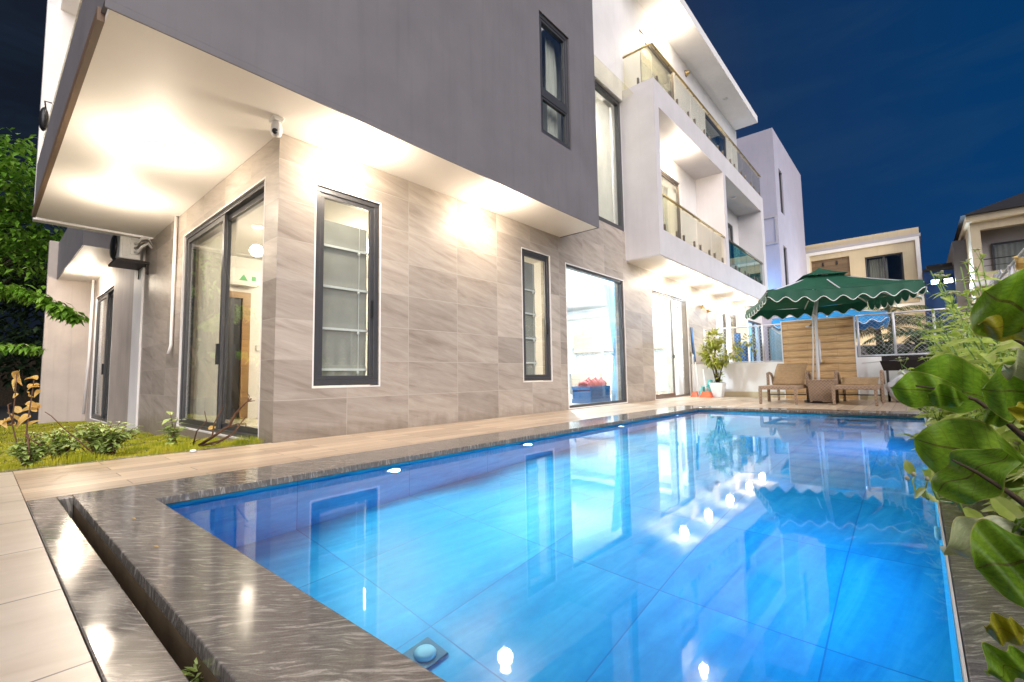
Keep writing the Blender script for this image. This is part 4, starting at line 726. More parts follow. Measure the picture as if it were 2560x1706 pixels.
t = thing('broom', 'orange broom propped up against the tiled wall', 'broom', (-5.30, 14.8, 0)); obj('handle', MB().tube([(-5.30, 14.8, .14), (-5.47, 15.2, 1.45)], .013, 8), M['whitem'], t, True); obj('brush', MB().hexa([(-5.42, 14.72, .003), (-5.18, 14.72, .003), (-5.18, 14.84, .003), (-5.42, 14.84, .003)], [(-5.35, 14.76, .16), (-5.25, 14.76, .16), (-5.25, 14.82, .16), (-5.35, 14.82, .16)]), M['orange'], t)
t = thing('pool_pole', 'blue telescopic pool pole with a dark net leaning on the tiled wall', 'pole', (-5.18, 14.9, 0)); obj('pole', MB().tube([(-5.16, 14.75, .01), (-5.34, 15.05, 1.15)], .014, 8), M['whitem'], t, True); obj('upper_pole', MB().tube([(-5.33, 15.04, 1.1), (-5.52, 15.36, 2.24)], .024, 8), M['rolled'], t, True); obj('net', MB().hexa([(-5.47, 15.16, 1.35), (-5.40, 15.16, 1.35), (-5.40, 15.2, 1.35), (-5.47, 15.2, 1.35)], [(-5.56, 15.36, 2.25), (-5.50, 15.36, 2.25), (-5.50, 15.41, 2.25), (-5.56, 15.41, 2.25)]), M['charcoal'], t)
tag(obj('wall_box', MB().box(-5.565, -5.50, 14.9 + .4, 15.42 + .02, 1.30, 1.45), M['brass'], None, bevel=.006), 'small ochre box on the tiled wall near the pole', 'box')
for x, z, r, w in ((-4.28, 1.98, .095, 'tall blue foam roll standing behind the mesh fence'), (-4.10, 1.70, .10, 'shorter grey blue foam roll standing behind the mesh fence')):
    t = thing('foam_roll', w, 'roll', (x, 15.95, 0), 'foam rolls behind the fence'); obj('roll', MB().lathe((x, 15.95, 0), [(r, 0), (r, z), (r * .9, z + .02)], 18), M['rolled'], t, True); obj('core', MB().lathe((x, 15.95, z + .02), [(r * .4, 0), (r * .35, .006)], 12), M['black'], t)
t = thing('garden_plant', 'thin leafy plant beside the foam rolls behind the fence', 'plant', (-3.85, 15.8, 0)); obj('stem', MB().tube([(-3.85, 15.8, 0), (-3.88, 15.8, 1.0), (-3.82, 15.78, 1.85)], [.02, .014, .006], 6), M['bark'], t, True); m = MB(); leafball(m, (-3.92, 15.78, 1.75), .16, 60, .13, rn); leafball(m, (-3.78, 15.78, 1.55), .2, 30, .13, rn, (.5, .5, 1.4)); obj('foliage', m, M['potlf'], t)
# ------------------------------------------------------------------ neighbouring buildings
t = thing('townhouse', 'tall pale lilac house block with slit windows beyond the villa', 'house', (-4.64, 25.1, 0))
S1 = (25.98, 26.84, 8.74, 11.0); S2 = (26.0, 26.84, 4.9, 7.05)
obj('wall', MB().wall('x', -4.64, -4.9, 25.1, 32.5, 0, 12.75, (S1, S2)).box(-4.9, -13, 25.1, 25.35, 0, 8.3).box(-4.9, -13, 25.1, 25.35, 8.3, 12.75).box(-4.9, -13, 32.25, 32.5, 0, 12.75).box(-13, -13.2, 25.1, 32.5, 0, 12.75), M['tower'], t)
obj('roof', MB().box(-4.9, -13, 25.35, 32.25, 12.5, 12.7), M['tower'], t)
for h in (S1, S2):
    w = obj('window', MB().rect('x', -4.70, -4.80, h[0], h[1], h[2], h[3], .06), M['frame'], t); obj('pane', MB().box(-4.74, -4.75, h[0] + .06, h[1] - .06, h[2] + .06, h[3] - .06), M['glass'], w); obj('curtain', MB().grid(lambda u, v: (-5.05 + .03 * math.sin(u * 30), h[0] + .25 + (h[1] - h[0] - .2) * u, h[2] + (h[3] - h[2]) * v), 30, 2), M['blind'], w)
obj('recess_panel', MB().rect('y', 25.06, 25.098, -6.3, -4.68, 6.95, 8.35, .09), M['lilac'], t)
nd = obj('glass_door', MB().rect('y', 25.0, 25.08, -5.35, -4.66, .05, 2.95, .06), M['frame'], t); obj('pane', MB().box(-5.29, -4.72, 25.03, 25.045, .11, 2.89), M['glass'], nd); obj('curtain', MB().grid(lambda u, v: (-5.28 + .55 * u, 25.07 + .012 * math.sin(u * 40), .12 + 2.75 * v), 40, 2), M['blue'], nd)
t = thing('link_building', 'low link with a blue curtained glass door between the villa and the tall block', 'building', (-5.57, 22.3, 0)); LD = (22.5, 24.95, .05, 3.1)
obj('wall', MB().wall('x', -5.57, -5.8, 22.27, 25.09, 0, 3.75, (LD,)).box(-8, -7.8, 22.3, 25.05, 0, 3.75), M['white'], t); obj('roof', MB().box(-8, -5.5, 22.27, 25.09, 3.76, 3.9), M['white'], t)
d = obj('glass_door', MB().rect('x', -5.60, -5.70, *LD[:2], *LD[2:], .07).box(-5.6, -5.7, 23.66, 23.74, .12, 3.03), M['frame'], t); obj('pane', MB().box(-5.645, -5.655, 22.57, 24.88, .12, 3.03), M['glass'], d)
drape('curtain', 'blue curtain behind the glass door of the low link building', M['blue'], 'x', -5.90, 22.6, 24.85, .1, 3.05, 10, .05)
room_lamp((-6.9, 23.7, 3.7), 'ceiling lamp behind the blue curtain of the link building', 130, (.35, .65, 1), 'coollamp')
t = thing('flood_lamp', 'added unseen blue lamp on the link roof washing the pale block', 'flood lamp', (-5.75, 23.4, 3.95)); obj('head', MB().box(-5.95, -5.55, 23.38, 23.48, 4.02, 4.30), M['charcoal'], t, bevel=.01); obj('glass', MB().box(-5.92, -5.58, 23.482, 23.49, 4.05, 4.27), M['flood'], t); obj('bracket', MB().box(-5.78, -5.72, 23.35, 23.45, 3.9, 4.05), M['charcoal'], t)
lamp('SPOT', 'flood_beam', (-5.75, 23.56, 4.16), 110, (.08, .42, 1), .12, t, (-5.5, 25.1, 6.2), 130, .7)  # added lamp, hidden from view, for the blue glow of a neighbour's pool
# cream flat roofed house
t = thing('neighbour_house', 'cream flat roofed house with a wood panel and a dark window beyond the umbrella', 'house', (-2, 34, 0))
HW = (-1.93, -.22, 5.0, 7.42); HP = (-4.6, -2.66, 5.0, 7.65)
obj('wall', MB().wall('y', 34.0, 34.3, -4.83, .52, 0, 8.15, (HW, HP)).box(-4.83, -4.6, 34.3, 44, 0, 8.15).box(.30, .52, 34.3, 44, 0, 8.15).box(-4.83, .52, 43.8, 44, 0, 8.15), M['cream'], t)
obj('wood_cladding', MB().box(HP[0], HP[1], 34.12, 34.2, HP[2], HP[3]), plank('house_cladding', .25, 2.2, ((.12, .08, .045), (.17, .115, .065), (.22, .15, .09)), vert=True), t)
for x in (-4.0, -3.3): obj('wall_light', MB().lathe((x, 34.1, 7.35), [(.05, -.1), (.06, 0), (.05, .1)], 12), M['black'], t, True)
obj('frame_edge', MB().rect('y', 33.9, 33.998, -4.85, .53, 4.3, 8.16, .18), M['white'], t); obj('roof_slab', MB().box(-4.9, .6, 33.95, 44.2, 8.162, 8.34), M['lilac'], t)
obj('parapet', MB().box(-4.86, .54, 34.1, 34.3, 8.342, 8.72), M['cream'], t)
w = obj('window', MB().rect('y', 34.08, 34.2, HW[0], HW[1], HW[2], HW[3], .08).box(-1.1, -1.02, 34.08, 34.2, HW[2] + .08, HW[3] - .08), M['frame'], t); obj('pane', MB().box(HW[0] + .08, HW[1] - .08, 34.13, 34.14, HW[2] + .08, HW[3] - .08), M['glass'], w); obj('curtain', MB().grid(lambda u, v: (HW[0] + .1 + .9 * u, 34.5 + .05 * math.sin(u * 45), HW[2] + 2.3 * v), 40, 2), M['blind'], w)
obj('inner_wall', MB().box(-4.6, .3, 36, 36.2, 4, 8.1), M['dark'], t)
# house with the hipped dark roof
t = thing('neighbour_house', 'beige house with a dark hipped tile roof and a deep balcony opening', 'house', (4.5, 30, 0)); BO = (2.58, 5.6, 5.17, 7.13)
obj('wall', MB().wall('y', 30.0, 30.35, 2.25, 8.5, 4.88, 7.5, (BO,)).box(2.25, 2.45, 30.35, 40, 0, 7.5).box(2.45, 8.5, 30.6, 30.8, 0, 4.5), M['cream'], t); obj('floor_slab', MB().box(2.2, 8.6, 29.95, 32, 4.55, 4.875), M['white'], t)
obj('balcony_back', MB().box(2.45, 8.5, 31.3, 31.5, 4.88, 7.5), M['lilac'], t); w = obj('window', MB().rect('y', 31.2, 31.298, 3.0, 5.3, 4.9, 6.65, .07), M['frame'], t); obj('pane', MB().box(3.07, 5.23, 31.24, 31.25, 4.97, 6.58), M['glass'], w); obj('curtain', MB().grid(lambda u, v: (3.1 + 2.1 * u, 31.28 + .012 * math.sin(u * 70), 4.98 + 1.6 * v), 80, 2), M['blind'], w)
obj('railing', MB().tube([(2.6, 30.1, 5.75), (5.6, 30.1, 5.75)], .02, 6).tube([(2.6, 30.1, 5.45), (5.6, 30.1, 5.45)], .012, 6), M['black'], t, True)
obj('eave', MB().box(2.12, 8.7, 29.7, 40, 7.502, 7.80), M['cream'], t); obj('roof', MB().add([(1.95, 29.5, 7.81), (8.9, 29.5, 7.81), (8.9, 40.2, 7.81), (1.95, 40.2, 7.81), (5.4, 33.2, 9.6), (5.4, 36.5, 9.6)], [(0, 1, 4), (1, 2, 5, 4), (2, 3, 5), (3, 0, 4, 5), (3, 2, 1, 0)]), M['rooft'], t); obj('side_wing', MB().box(1.75, 2.24, 32.5, 40, 0, 7.3), M['dark'], t)
t = thing('garage', 'low building with blue flood light put into its wall colour, between the two neighbour houses', 'building', (1.1, 33, 0)); obj('wall', MB().box(.56, 2.2, 33, 36, 0, 5.95), plain('blue_lit_wall', (.012, .055, .20), .7), t); obj('roof', MB().box(.54, 2.2, 32.85, 36, 5.955, 6.1).box(.7, 1.7, 33, 33.6, 6.105, 6.3), M['rooft'], t)  # wall colour carries the blue glow of the lamps
for x, w in ((1.0, 'blue white flood lamp on the low dark building, beside the cream house'), (1.50, 'blue white flood lamp on the low dark building, beside the hipped roof house')):
    f = thing('flood_lamp', w, 'flood lamp', (x, 32.9, 5.3), 'flood lamps over the far yard'); obj('head', MB().box(x - .19, x + .19, 32.8, 32.92, 5.2, 5.48), M['charcoal'], f, bevel=.01); obj('glass', MB().box(x - .16, x + .16, 32.792, 32.798, 5.23, 5.45), M['flood'], f); obj('bracket', MB().box(x - .04, x + .04, 32.92, 32.99, 5.25, 5.4), M['charcoal'], f)
    lamp('SPOT', 'flood_beam', (x, 32.7, 5.3), 260, (.45, .70, 1), .15, f, (-3, 14, 3.5), 150, .8)
# added lamp, out of view, that brightens the fronts of the two far houses
t = thing('facade_fill_lamp', 'added warm fill lamp, out of view before the cream house', 'lamp', (-2.6, 30, 0)); obj('post', MB().tube([(-2.6, 30, 0), (-2.6, 30, 2.0)], .03, 8), M['charcoal'], t, True); obj('globe', MB().ball((-2.6, 30, 2.1), .13, 12), M['lamp'], t, True)
lamp('POINT', 'facade_fill', (-2.6, 30, 2.35), 330, (1, .86, .62), .12, t)

# ------------------------------------------------------------------ palms beyond the fence
def palm(x, y, h, n, L, label, seed):
    rnd = random.Random(seed); t = thing('palm_tree', label, 'palm', (x, y, 0), None); obj('trunk', MB().tube([(x, y, 0), (x + .05, y, h * .5), (x, y, h)], [.16, .12, .09], 10), M['bark'], t, True); m = MB()
    for k in range(n):
        a = k * 2.399 + rnd.uniform(-.3, .3); e = rnd.uniform(.25, 1.25); ln = L * rnd.uniform(.75, 1.15); pts = []
        for i in range(9):
            q = i / 8; r = ln * q * math.cos(e * (1 - .3 * q)); pts.append(Vector((x + r * math.cos(a), y + r * math.sin(a), h + ln * q * math.sin(e) - 1.1 * ln * .55 * q * q)))
        m.tube(pts, [.018 * (1 - .8 * i / 8) for i in range(9)], 4)
        for i in range(34):
            q = .1 + .9 * i / 34; j = min(7, int(q * 8)); p = pts[j].lerp(pts[j + 1], q * 8 - j); d = (pts[j + 1] - pts[j]).normalized(); sd = d.cross(Vector((0, 0, 1))).normalized()
            for s in (-1, 1): m.leaf(p, sd * s + d * .75 + Vector((0, 0, -.15 + rnd.uniform(-.2, .1))), (0, 0, 1), ln * .30 * (1.05 - q * .55), .035, .35, .2)
    obj('fronds', m, M['palm'], t); return t
palm(-1.0, 21.5, 2.2, 15, 2.3, 'bushy palm with arching fronds beyond the mesh fence', 3); palm(.45, 20.2, 1.7, 12, 1.8, 'low palm with drooping fronds behind the grill fence', 8); palm(-1.0, 31.5, 4.4, 12, 2.0, 'palm in front of the dark window of the cream house', 12); palm(2.7, 27.5, 3.2, 9, 1.5, 'small palm below the hipped roof house', 15)
for x, y, r, H, w in ((-.75, 18.4, .75, 1.5, 'dark round shrub under the blue umbrella beyond the mesh fence'), (.25, 18.8, .8, 1.7, 'dark shrub beyond the mesh fence behind the grill'), (1.3, 17.5, .8, 1.8, 'dark shrub behind the corner post of the mesh fences')):
    rnb = random.Random(int(x * 100)); t = thing('garden_shrub', w, 'shrub', (x, y, 0)); m = MB(); leafball(m, (x, y, H * .55), H * .5, 700, .20, rnb, (r / H * 1.6, r / H * 1.4, 1)); obj('foliage', m, M['darklf'], t); obj('stem', MB().tube([(x, y, 0), (x + .05, y, H * .6)], [.05, .02], 6), M['bark'], t, True)
t = thing('yard_table', 'dark table with a round backed chair beyond the mesh fence', 'table', (-.35, 17.0, 0)); obj('tabletop', MB().box(-.9, .15, 16.8, 17.6, .98, 1.13), M['charcoal'], t); obj('leg', MB().box(-.85, -.78, 16.85, 16.92, 0, .98), M['charcoal'], t); obj('leg', MB().box(.03, .10, 16.85, 16.92, 0, .98), M['charcoal'], t)
t = thing('garden_wall', 'dark wall at the back of the neighbouring yard', 'wall', (-1, 24, 0)); obj('wall', MB().box(-4.2, 6, 24, 24.2, 0, 1.75), M['dark'], t); obj('coping', MB().box(-4.2, 6, 23.97, 24.23, 1.752, 1.80), M['lilac'], t)
struct('far_paving', MB().box(-5.5, 8, 15.47, 40, -.2, -.02), M['concrete'])

# ------------------------------------------------------------------ lawn and planting at the corner
rg = random.Random(11); gv = []; gf = []; guv = []
def blade(x, y, z, h, lean, w):
    a = rg.uniform(0, 6.283); c, s = math.cos(a), math.sin(a); b = rg.uniform(0, 6.283); lx, ly = lean * math.cos(b), lean * math.sin(b); i = len(gv)
    gv.extend([(x - w * c, y - w * s, z), (x + w * c, y + w * s, z), (x + lx * .4 + w * .6 * c, y + ly * .4 + w * .6 * s, z + h * .6), (x + lx * .4 - w * .6 * c, y + ly * .4 - w * .6 * s, z + h * .6), (x + lx, y + ly, z + h)]); gf.extend([(i, i + 1, i + 2, i + 3), (i + 3, i + 2, i + 4)])
for _ in range(52000):
    u = rg.random() ** 1.7; x = -5.79 - 13.4 * u; y = rg.uniform(-.4, 2.22) if x > -12.2 or True else 0
    near = max(0, 1 - (-x - 5.79) / .35); h = rg.uniform(.02, .05) * (1 + 1.2 * near) * (1 + .5 * math.sin(x * 5 + y * 9)); blade(x + near * .03, y, lawn_z(x, y) - .005, h, rg.uniform(.005, .03), .0028 + .004 * u)
gm_ = MB(); gm_.v = gv; gm_.f = gf; gm_.uv = [(0, 0)] * len(gv)
tag(obj('grass', gm_, M['grass']), 'short yellow green lawn along the house wall', 'grass', None, 'stuff')
def twig(m, pts, r0, r1, n=6): m.tube(pts, [r0 + (r1 - r0) * i / (len(pts) - 1) for i in range(len(pts))], n)
def shrub(root, label, n, spread, H, L, seed, leaf, name='shrub', lean=(0, 0, 0), cat='shrub', dens=9):
    rnd = random.Random(seed); t = thing(name, label, cat, root); m = MB(); f = MB(); root = Vector(root)
    for k in range(n):
        a = rnd.uniform(0, 6.283); tip = root + Vector((math.cos(a) * spread[0] * rnd.uniform(.2, 1), math.sin(a) * spread[1] * rnd.uniform(.2, 1), H * rnd.uniform(.45, 1))) + Vector(lean); mid = root.lerp(tip, .5) + Vector((rnd.uniform(-.05, .05), rnd.uniform(-.05, .05), H * .12)); twig(m, [root + Vector((rnd.uniform(-.04, .04), rnd.uniform(-.08, .08), -.02)), mid, tip], .007, .002, 5)
        for i in range(dens):
            q = .25 + .75 * i / dens; p = root.lerp(mid, q * 2) if q < .5 else mid.lerp(tip, q * 2 - 1)
            for s in range(2):
                b = rnd.uniform(0, 6.283); f.leaf(p, (math.cos(b), math.sin(b), rnd.uniform(-.2, .6)), (0, 0, 1), L * rnd.uniform(.6, 1.25), L * .5, rnd.uniform(.1, .5), .2)
    obj('stem', m, M['dry'], t, True); obj('foliage', f, leaf, t); return t
shrub((-6.12, .86, lawn_z(-6.1, .86)), 'low spreading shrub with small glossy leaves at the lawn edge', 44, (.22, .34, 0), .40, .085, 21, M['bushlf'])
shrub((-6.45, .60, lawn_z(-6.4, .6)), 'small leafy shrub between the dry twig plant and the spreading shrub', 22, (.2, .2, 0), .34, .08, 22, M['bushlf'])
shrub((-5.98, .36, lawn_z(-6, .36)), 'dark leaved low shrub under the dry orange leaves', 22, (.12, .18, 0), .32, .08, 23, M['bushlf'])
sp = shrub((-6.4, 1.49, lawn_z(-6.4, 1.5)), 'thin sapling with a few round leaves in front of the glass door', 5, (.08, .09, 0), .42, .13, 24, M['bushlf'], 'sapling', cat='sapling', dens=6)
# the plant with dry orange leaves
t = thing('dry_plant', 'leggy plant with curled dry orange leaves on the lawn edge', 'plant', (-6.0, .30, lawn_z(-6, .3))); Z0 = lawn_z(-6, .3); m = MB()
P_ = lambda px, py, dx=0.0: at_x(px, py, -6.0 + dx)
lines = [[(60, 1175), (45, 1120), (30, 1060), (38, 990), (42, 935)], [(60, 1170), (68, 1060), (78, 1000), (85, 950)], [(35, 1060), (22, 1030), (20, 1012), (30, 1008)], [(75, 1150), (70, 1085), (88, 1085), (105, 1090)], [(250, 1150), (200, 1105), (160, 1072), (128, 1040), (112, 1030)], [(105, 1115), (78, 1100), (60, 1085)]]
for k, l in enumerate(lines): twig(m, [P_(a, b, .03 * k) for a, b in l], .007, .003, 6)
obj('stem', m, M['dry'], t, True); rd = random.Random(4)
for (a, b, L) in ((42, 935, .16), (36, 955, .13), (82, 945, .15), (88, 962, .12), (78, 965, .12), (95, 980, .10), (70, 985, .10), (40, 987, .07), (85, 1015, .20), (75, 1010, .14), (90, 1022, .13), (45, 1025, .13), (20, 1050, .13), (8, 1055, .12), (60, 1045, .19), (48, 1052, .15), (30, 1060, .1), (70, 1060, .1)):
    p = P_(a, b, rd.uniform(-.05, .05)); d = Vector((rd.uniform(-.4, .4), rd.uniform(-1, 1), rd.uniform(-.5, .8))).normalized(); up = Vector((rd.uniform(.2, 1), rd.uniform(-.6, .6), rd.uniform(.2, 1))); L *= .56; q = MB(); q.leaf(p - d * L * .4, d, up, L, L * .8, rd.uniform(.7, 1.3), rd.uniform(.5, 1.1), 8); obj('leaf', q, M['drylf'], t, True)
# bare fallen branch by the door
t = thing('bare_branch', 'bare forked dead branch leaning on the lawn below the glass door', 'branch', (-5.85, 1.6, -.02)); m = MB(); B = lambda px, py, y=1.72: at_y(px, py, y) + Vector((-.12, 0, 0))
for l, r in (([(500, 1120), (545, 1092), (585, 1065), (600, 1035), (622, 1012), (640, 998)], .017), ([(500, 1120), (560, 1105), (595, 1085), (625, 1045)], .013), ([(490, 1118), (500, 1080), (525, 1055), (520, 1030)], .009), ([(540, 1095), (545, 1060), (568, 1018)], .009), ([(570, 1075), (605, 1062), (627, 1062), (626, 1070)], .008), ([(632, 1003), (636, 992), (630, 983)], .006), ([(632, 1005), (650, 1003)], .006), ([(475, 1118), (490, 1108), (510, 1100)], .008), ([(525, 1112), (545, 1115), (590, 1092)], .007)):
    twig(m, [B(a, b, 1.70 + .02 * i) for i, (a, b) in enumerate(l)], r, r * .45, 7)
obj('wood', m, M['dry'], t, True); q = MB(); q.leaf(B(530, 1075), (.2, .5, .3), (.8, 0, .6), .07, .05, .6, .5, 5); obj('dry_leaf', q, M['drylf'], t, True)
tag(obj('pebble', MB().ball(tuple(at_z(483, 1128, .015)), .03, 10, (1.3, 1, .6)), M['pebble'], None, True), 'white pebble on the granite kerb by the lawn', 'pebble')
random.seed(2)
for (a, b, z) in ((413, 1608, -.16),):
    t = thing('weed_tuft', 'small green weed growing inside the drain slot', 'weed', (-1.52, .44, -.12)); m = MB(); rn2 = random.Random(9); leafball(m, (-1.52, .428, -.10), .035, 60, .035, rn2); obj('foliage', m, M['bushlf'], t); obj('stem', MB().tube([(-1.52, .436, -.2), (-1.52, .43, -.1)], .005, 5), M['stem'], t)
for x, y in ((-2.83, .30), (-2.5, .53), (-3.1, .56)): 
    q = MB(); q.leaf((x, y, .009), (1, .4, .02), (0, 0, 1), .03, .012, .1, .3, 3); tag(obj('fallen_leaf', q, M['drylf']), 'tiny dry leaf lying on the polished granite', 'leaf', 'fallen leaves on the granite')

# ------------------------------------------------------------------ trees by the dark garden
def tree(base, H, cen, rad, n, L, label, seed, leaf, name='garden_tree', tr=.18, limbs=7, group=None):
    rnd = random.Random(seed); t = thing(name, label, 'tree', base, group); b = Vector(base); m = MB(); cen = Vector(cen); top = cen + Vector((0, 0, rad[2] * .3)); twig(m, [b, b.lerp(top, .4) + Vector((rnd.uniform(-.2, .2), rnd.uniform(-.2, .2), 0)), top], tr, tr * .3, 9); f = MB(); clumps = []
    for k in range(limbs):
        a = k * 2.4; v = Vector((math.cos(a) * rad[0], math.sin(a) * rad[1], rnd.uniform(-.7, .9) * rad[2])) * rnd.uniform(.55, .95); p = cen + v; s = b.lerp(top, rnd.uniform(.45, .85)); twig(m, [s, s.lerp(p, .5) + Vector((0, 0, .15 * rad[2])), p], tr * .35, tr * .08, 6)
        for _ in range(4): clumps.append(p + Vector((rnd.gauss(0, .28) * rad[0], rnd.gauss(0, .28) * rad[1], rnd.gauss(0, .22) * rad[2])))
    for k in range(n):
        c = clumps[rnd.randrange(len(clumps))]; r = .26 * sum(rad) / 3; p = c + Vector((rnd.gauss(0, r), rnd.gauss(0, r), rnd.gauss(0, r * .45))); a = rnd.uniform(0, 6.283); d = Vector((math.cos(a), math.sin(a), rnd.uniform(-.6, .15)))
        f.leaf(p, d, (rnd.uniform(-.3, .3), rnd.uniform(-.3, .3), 1), L * rnd.uniform(.6, 1.2), L * .40, .4, .15)
    obj('trunk', m, M['bark'], t, True); obj('crown', f, leaf, t); return t
tree((-21.0, -2.4, -.5), 6, (-21.6, .0, 7.2), (1.7, 1.4, 1.6), 1900, .30, 'leafy tree lit from below behind the corner of the overhang', 31, M['treelf'])
tree((-23.5, -2.8, -.5), 6, (-23.0, .9, 5.3), (1.8, 1.7, 1.3), 2500, .30, 'broad leafy tree beyond the outdoor unit and the lower canopy', 32, M['treelf'])
tree((-34, -3.0, -.5), 8, (-31, .6, 5.8), (3, 3.2, 4.6), 3200, .45, 'dark tall tree at the far end of the garden', 33, M['darklf'])
tree((-38, -2.0, -.5), 9, (-38, -.5, 4.0), (4, 4, 4), 2600, .6, 'dark round tree filling the garden boundary', 34, M['darklf'])
# low boughs hanging over the lawn
def bough(pts, r, label, n, L, seed, wid):
    rnd = random.Random(seed); t = thing('tree_bough', label, 'branch', pts[0], None); m = MB(); f = MB(); V3 = [Vector(p) for p in pts]; twig(m, V3, r, .006, 6)
    for k in range(n):
        q = rnd.random() ** .8 * (len(V3) - 1); j = min(len(V3) - 2, int(q)); p = V3[j].lerp(V3[j + 1], q - j); w = wid * (1 - .6 * q / (len(V3) - 1)); p = p + Vector((rnd.gauss(0, w), rnd.gauss(0, w * .5), rnd.gauss(0, w * .22))); a = rnd.uniform(0, 6.283); f.leaf(p, (math.cos(a), math.sin(a), rnd.uniform(-.7, 0)), (rnd.uniform(-.3, .3), rnd.uniform(-.3, .3), 1), L * rnd.uniform(.7, 1.2), L * .42, .4)
    obj('stem', m, M['bark'], t, True); obj('foliage', f, M['treelf'], t)
bough([(-13.2, -.9, 2.2), (-13.0, .0, 2.55), (-12.7, .55, 2.48), (-12.3, 1.0, 2.15), (-12.1, 1.16, 1.98)], .03, 'bright leafy bough reaching over the lawn towards the far sliding door', 760, .19, 41, .27)
bough([(-14, -.8, 1.2), (-13.6, .1, 1.45), (-13.2, .5, 1.48), (-13, .76, 1.40)], .02, 'small drooping leafy sprig above the dry plant', 240, .17, 42, .19)
struct('hedge_bank', MB().box(-60, -45, -30, 40, -.7, 3.2), M['soil'])

# ------------------------------------------------------------------ planted border on the camera's side of the pool
def weed(root, H, lean, label, seed, group):
    rnd = random.Random(seed); t = thing('flowering_weed', label, 'weed', root, group); m = MB(); f = MB(); fl = MB(); r0 = Vector(root)
    for k in range(rnd.randint(13, 16)):
        h = H * rnd.uniform(.45, 1.0); a = rnd.uniform(0, 6.283); tip = r0 + Vector((lean * rnd.uniform(.1, 1.2) + .16 * math.cos(a), .24 * math.sin(a), h)); mid = r0.lerp(tip, .5) + Vector((rnd.uniform(-.07, .07), rnd.uniform(-.07, .07), .05)); pts = [r0, mid, tip]; twig(m, pts, .008, .004, 5)
        for i in range(11):
            q = .15 + .85 * i / 11; p = r0.lerp(mid, q * 2) if q < .5 else mid.lerp(tip, q * 2 - 1); b = i * 1.57 + rnd.uniform(-.3, .3)
            for s in (0, math.pi):
                d = Vector((math.cos(b + s), math.sin(b + s), rnd.uniform(-.1, .6))); L = .185 * (1.2 - .75 * q) * rnd.uniform(.6, 1.25); f.leaf(p, d, (rnd.uniform(-.5, .1), rnd.uniform(-.6, .1), 1), L, L * .62, rnd.uniform(.2, .9), .25, 3)
        if k % 2 == 0:
            fl = MB()
            for s in range(3):
                e = tip + Vector((rnd.uniform(-.05, .05), rnd.uniform(-.05, .05), rnd.uniform(.02, .08))); twig(m, [tip - Vector((0, 0, .04)), e], .003, .002, 4); fl.ball(tuple(e), .011, 6, (1, 1, .7))
                for w in range(3): f.leaf(e - Vector((0, 0, .012)), (rnd.uniform(-1, 1), rnd.uniform(-1, 1), .3), (0, 0, 1), .05, .02, .3)
            obj('bud', fl, M['flower'], t, True)
    obj('stem', m, M['stem'], t, True); obj('foliage', f, M['weed'], t); return t
G = 'flowering weeds along the pool border'; WL = 'pale green flowering weed with small buds in the border beside the pool'
k = 0
for y, x, H, ln in ((2.3, .50, .60, -.12), (2.7, .48, .66, -.14), (3.0, .60, .80, -.15), (3.3, .47, .74, -.18), (3.6, .58, .95, -.20), (3.9, .46, .88, -.20), (4.2, .56, 1.15, -.24), (4.5, .47, 1.0, -.25), (4.8, .62, 1.34, -.24), (5.1, .48, 1.05, -.28), (5.4, .60, 1.45, -.28), (5.8, .50, 1.1, -.3), (6.2, .66, 1.25, -.3), (6.6, .52, 1.05, -.3), (7.1, .66, 1.1, -.3), (7.6, .52, 1.0, -.3), (8.2, .64, 1.1, -.3), (8.9, .54, 1.0, -.25), (9.6, .62, 1.0, -.25), (10.3, .60, .95, -.2), (3.4, .45, .50, -.34), (4.0, .46, .62, -.36), (4.7, .45, .70, -.40), (5.5, .46, .80, -.42), (6.4, .46, .75, -.42), (7.4, .46, .75, -.42), (8.5, .46, .7, -.4)):
    weed((x, y, -.03), H * 1.12, ln, 'tallest flowering weed in the border, its buds level with the flood lamps' if y == 5.4 else WL, 60 + k, G); k += 1
# vine straying over the granite edge
t = thing('vine', 'thin green vine with buds straying over the granite pool edge', 'vine', tuple(at_y(2560, 1222, 1.75))); m = MB(); f = MB(); Vv = lambda px, py, y: at_y(px, py, y)
for l in (((2560, 1222), (2470, 1232), (2390, 1243), (2330, 1248), (2290, 1235), (2282, 1205), (2286, 1190)), ((2345, 1248), (2330, 1215), (2338, 1160), (2340, 1130)), ((2320, 1248), (2312, 1225), (2318, 1205)), ((2390, 1243), (2380, 1258), (2350, 1252)), ((2390, 1243), (2405, 1275), (2430, 1290))): twig(m, [Vv(a, b, 1.78 + .03 * i) for i, (a, b) in enumerate(l)], .0045, .002, 6)
for a, b, d, L in ((2286, 1188, (-.3, .2, .5), .05), (2300, 1238, (.6, .2, -.1), .05), (2318, 1200, (.2, .2, .7), .05), (2345, 1168, (.7, 0, .3), .05), (2480, 1240, (.5, -.1, -.6), .085), (2440, 1225, (-.4, .2, .3), .06), (2410, 1270, (.5, 0, -.5), .06), (2365, 1215, (-.5, 0, .4), .06), (2315, 1222, (-.5, .2, -.4), .05)): f.leaf(Vv(a, b, 1.80), d, (-.6, -.6, .6), L, L * .55, .3, .2, 4)
obj('stem', m, M['stem'], t, True); obj('foliage', f, M['weed'], t); fb = MB()
for a, b in ((2284, 1186), (2318, 1197), (2268, 1196)): fb.ball(tuple(Vv(a, b, 1.80)), .0065, 8)
obj('bud', fb, M['flower'], t, True)
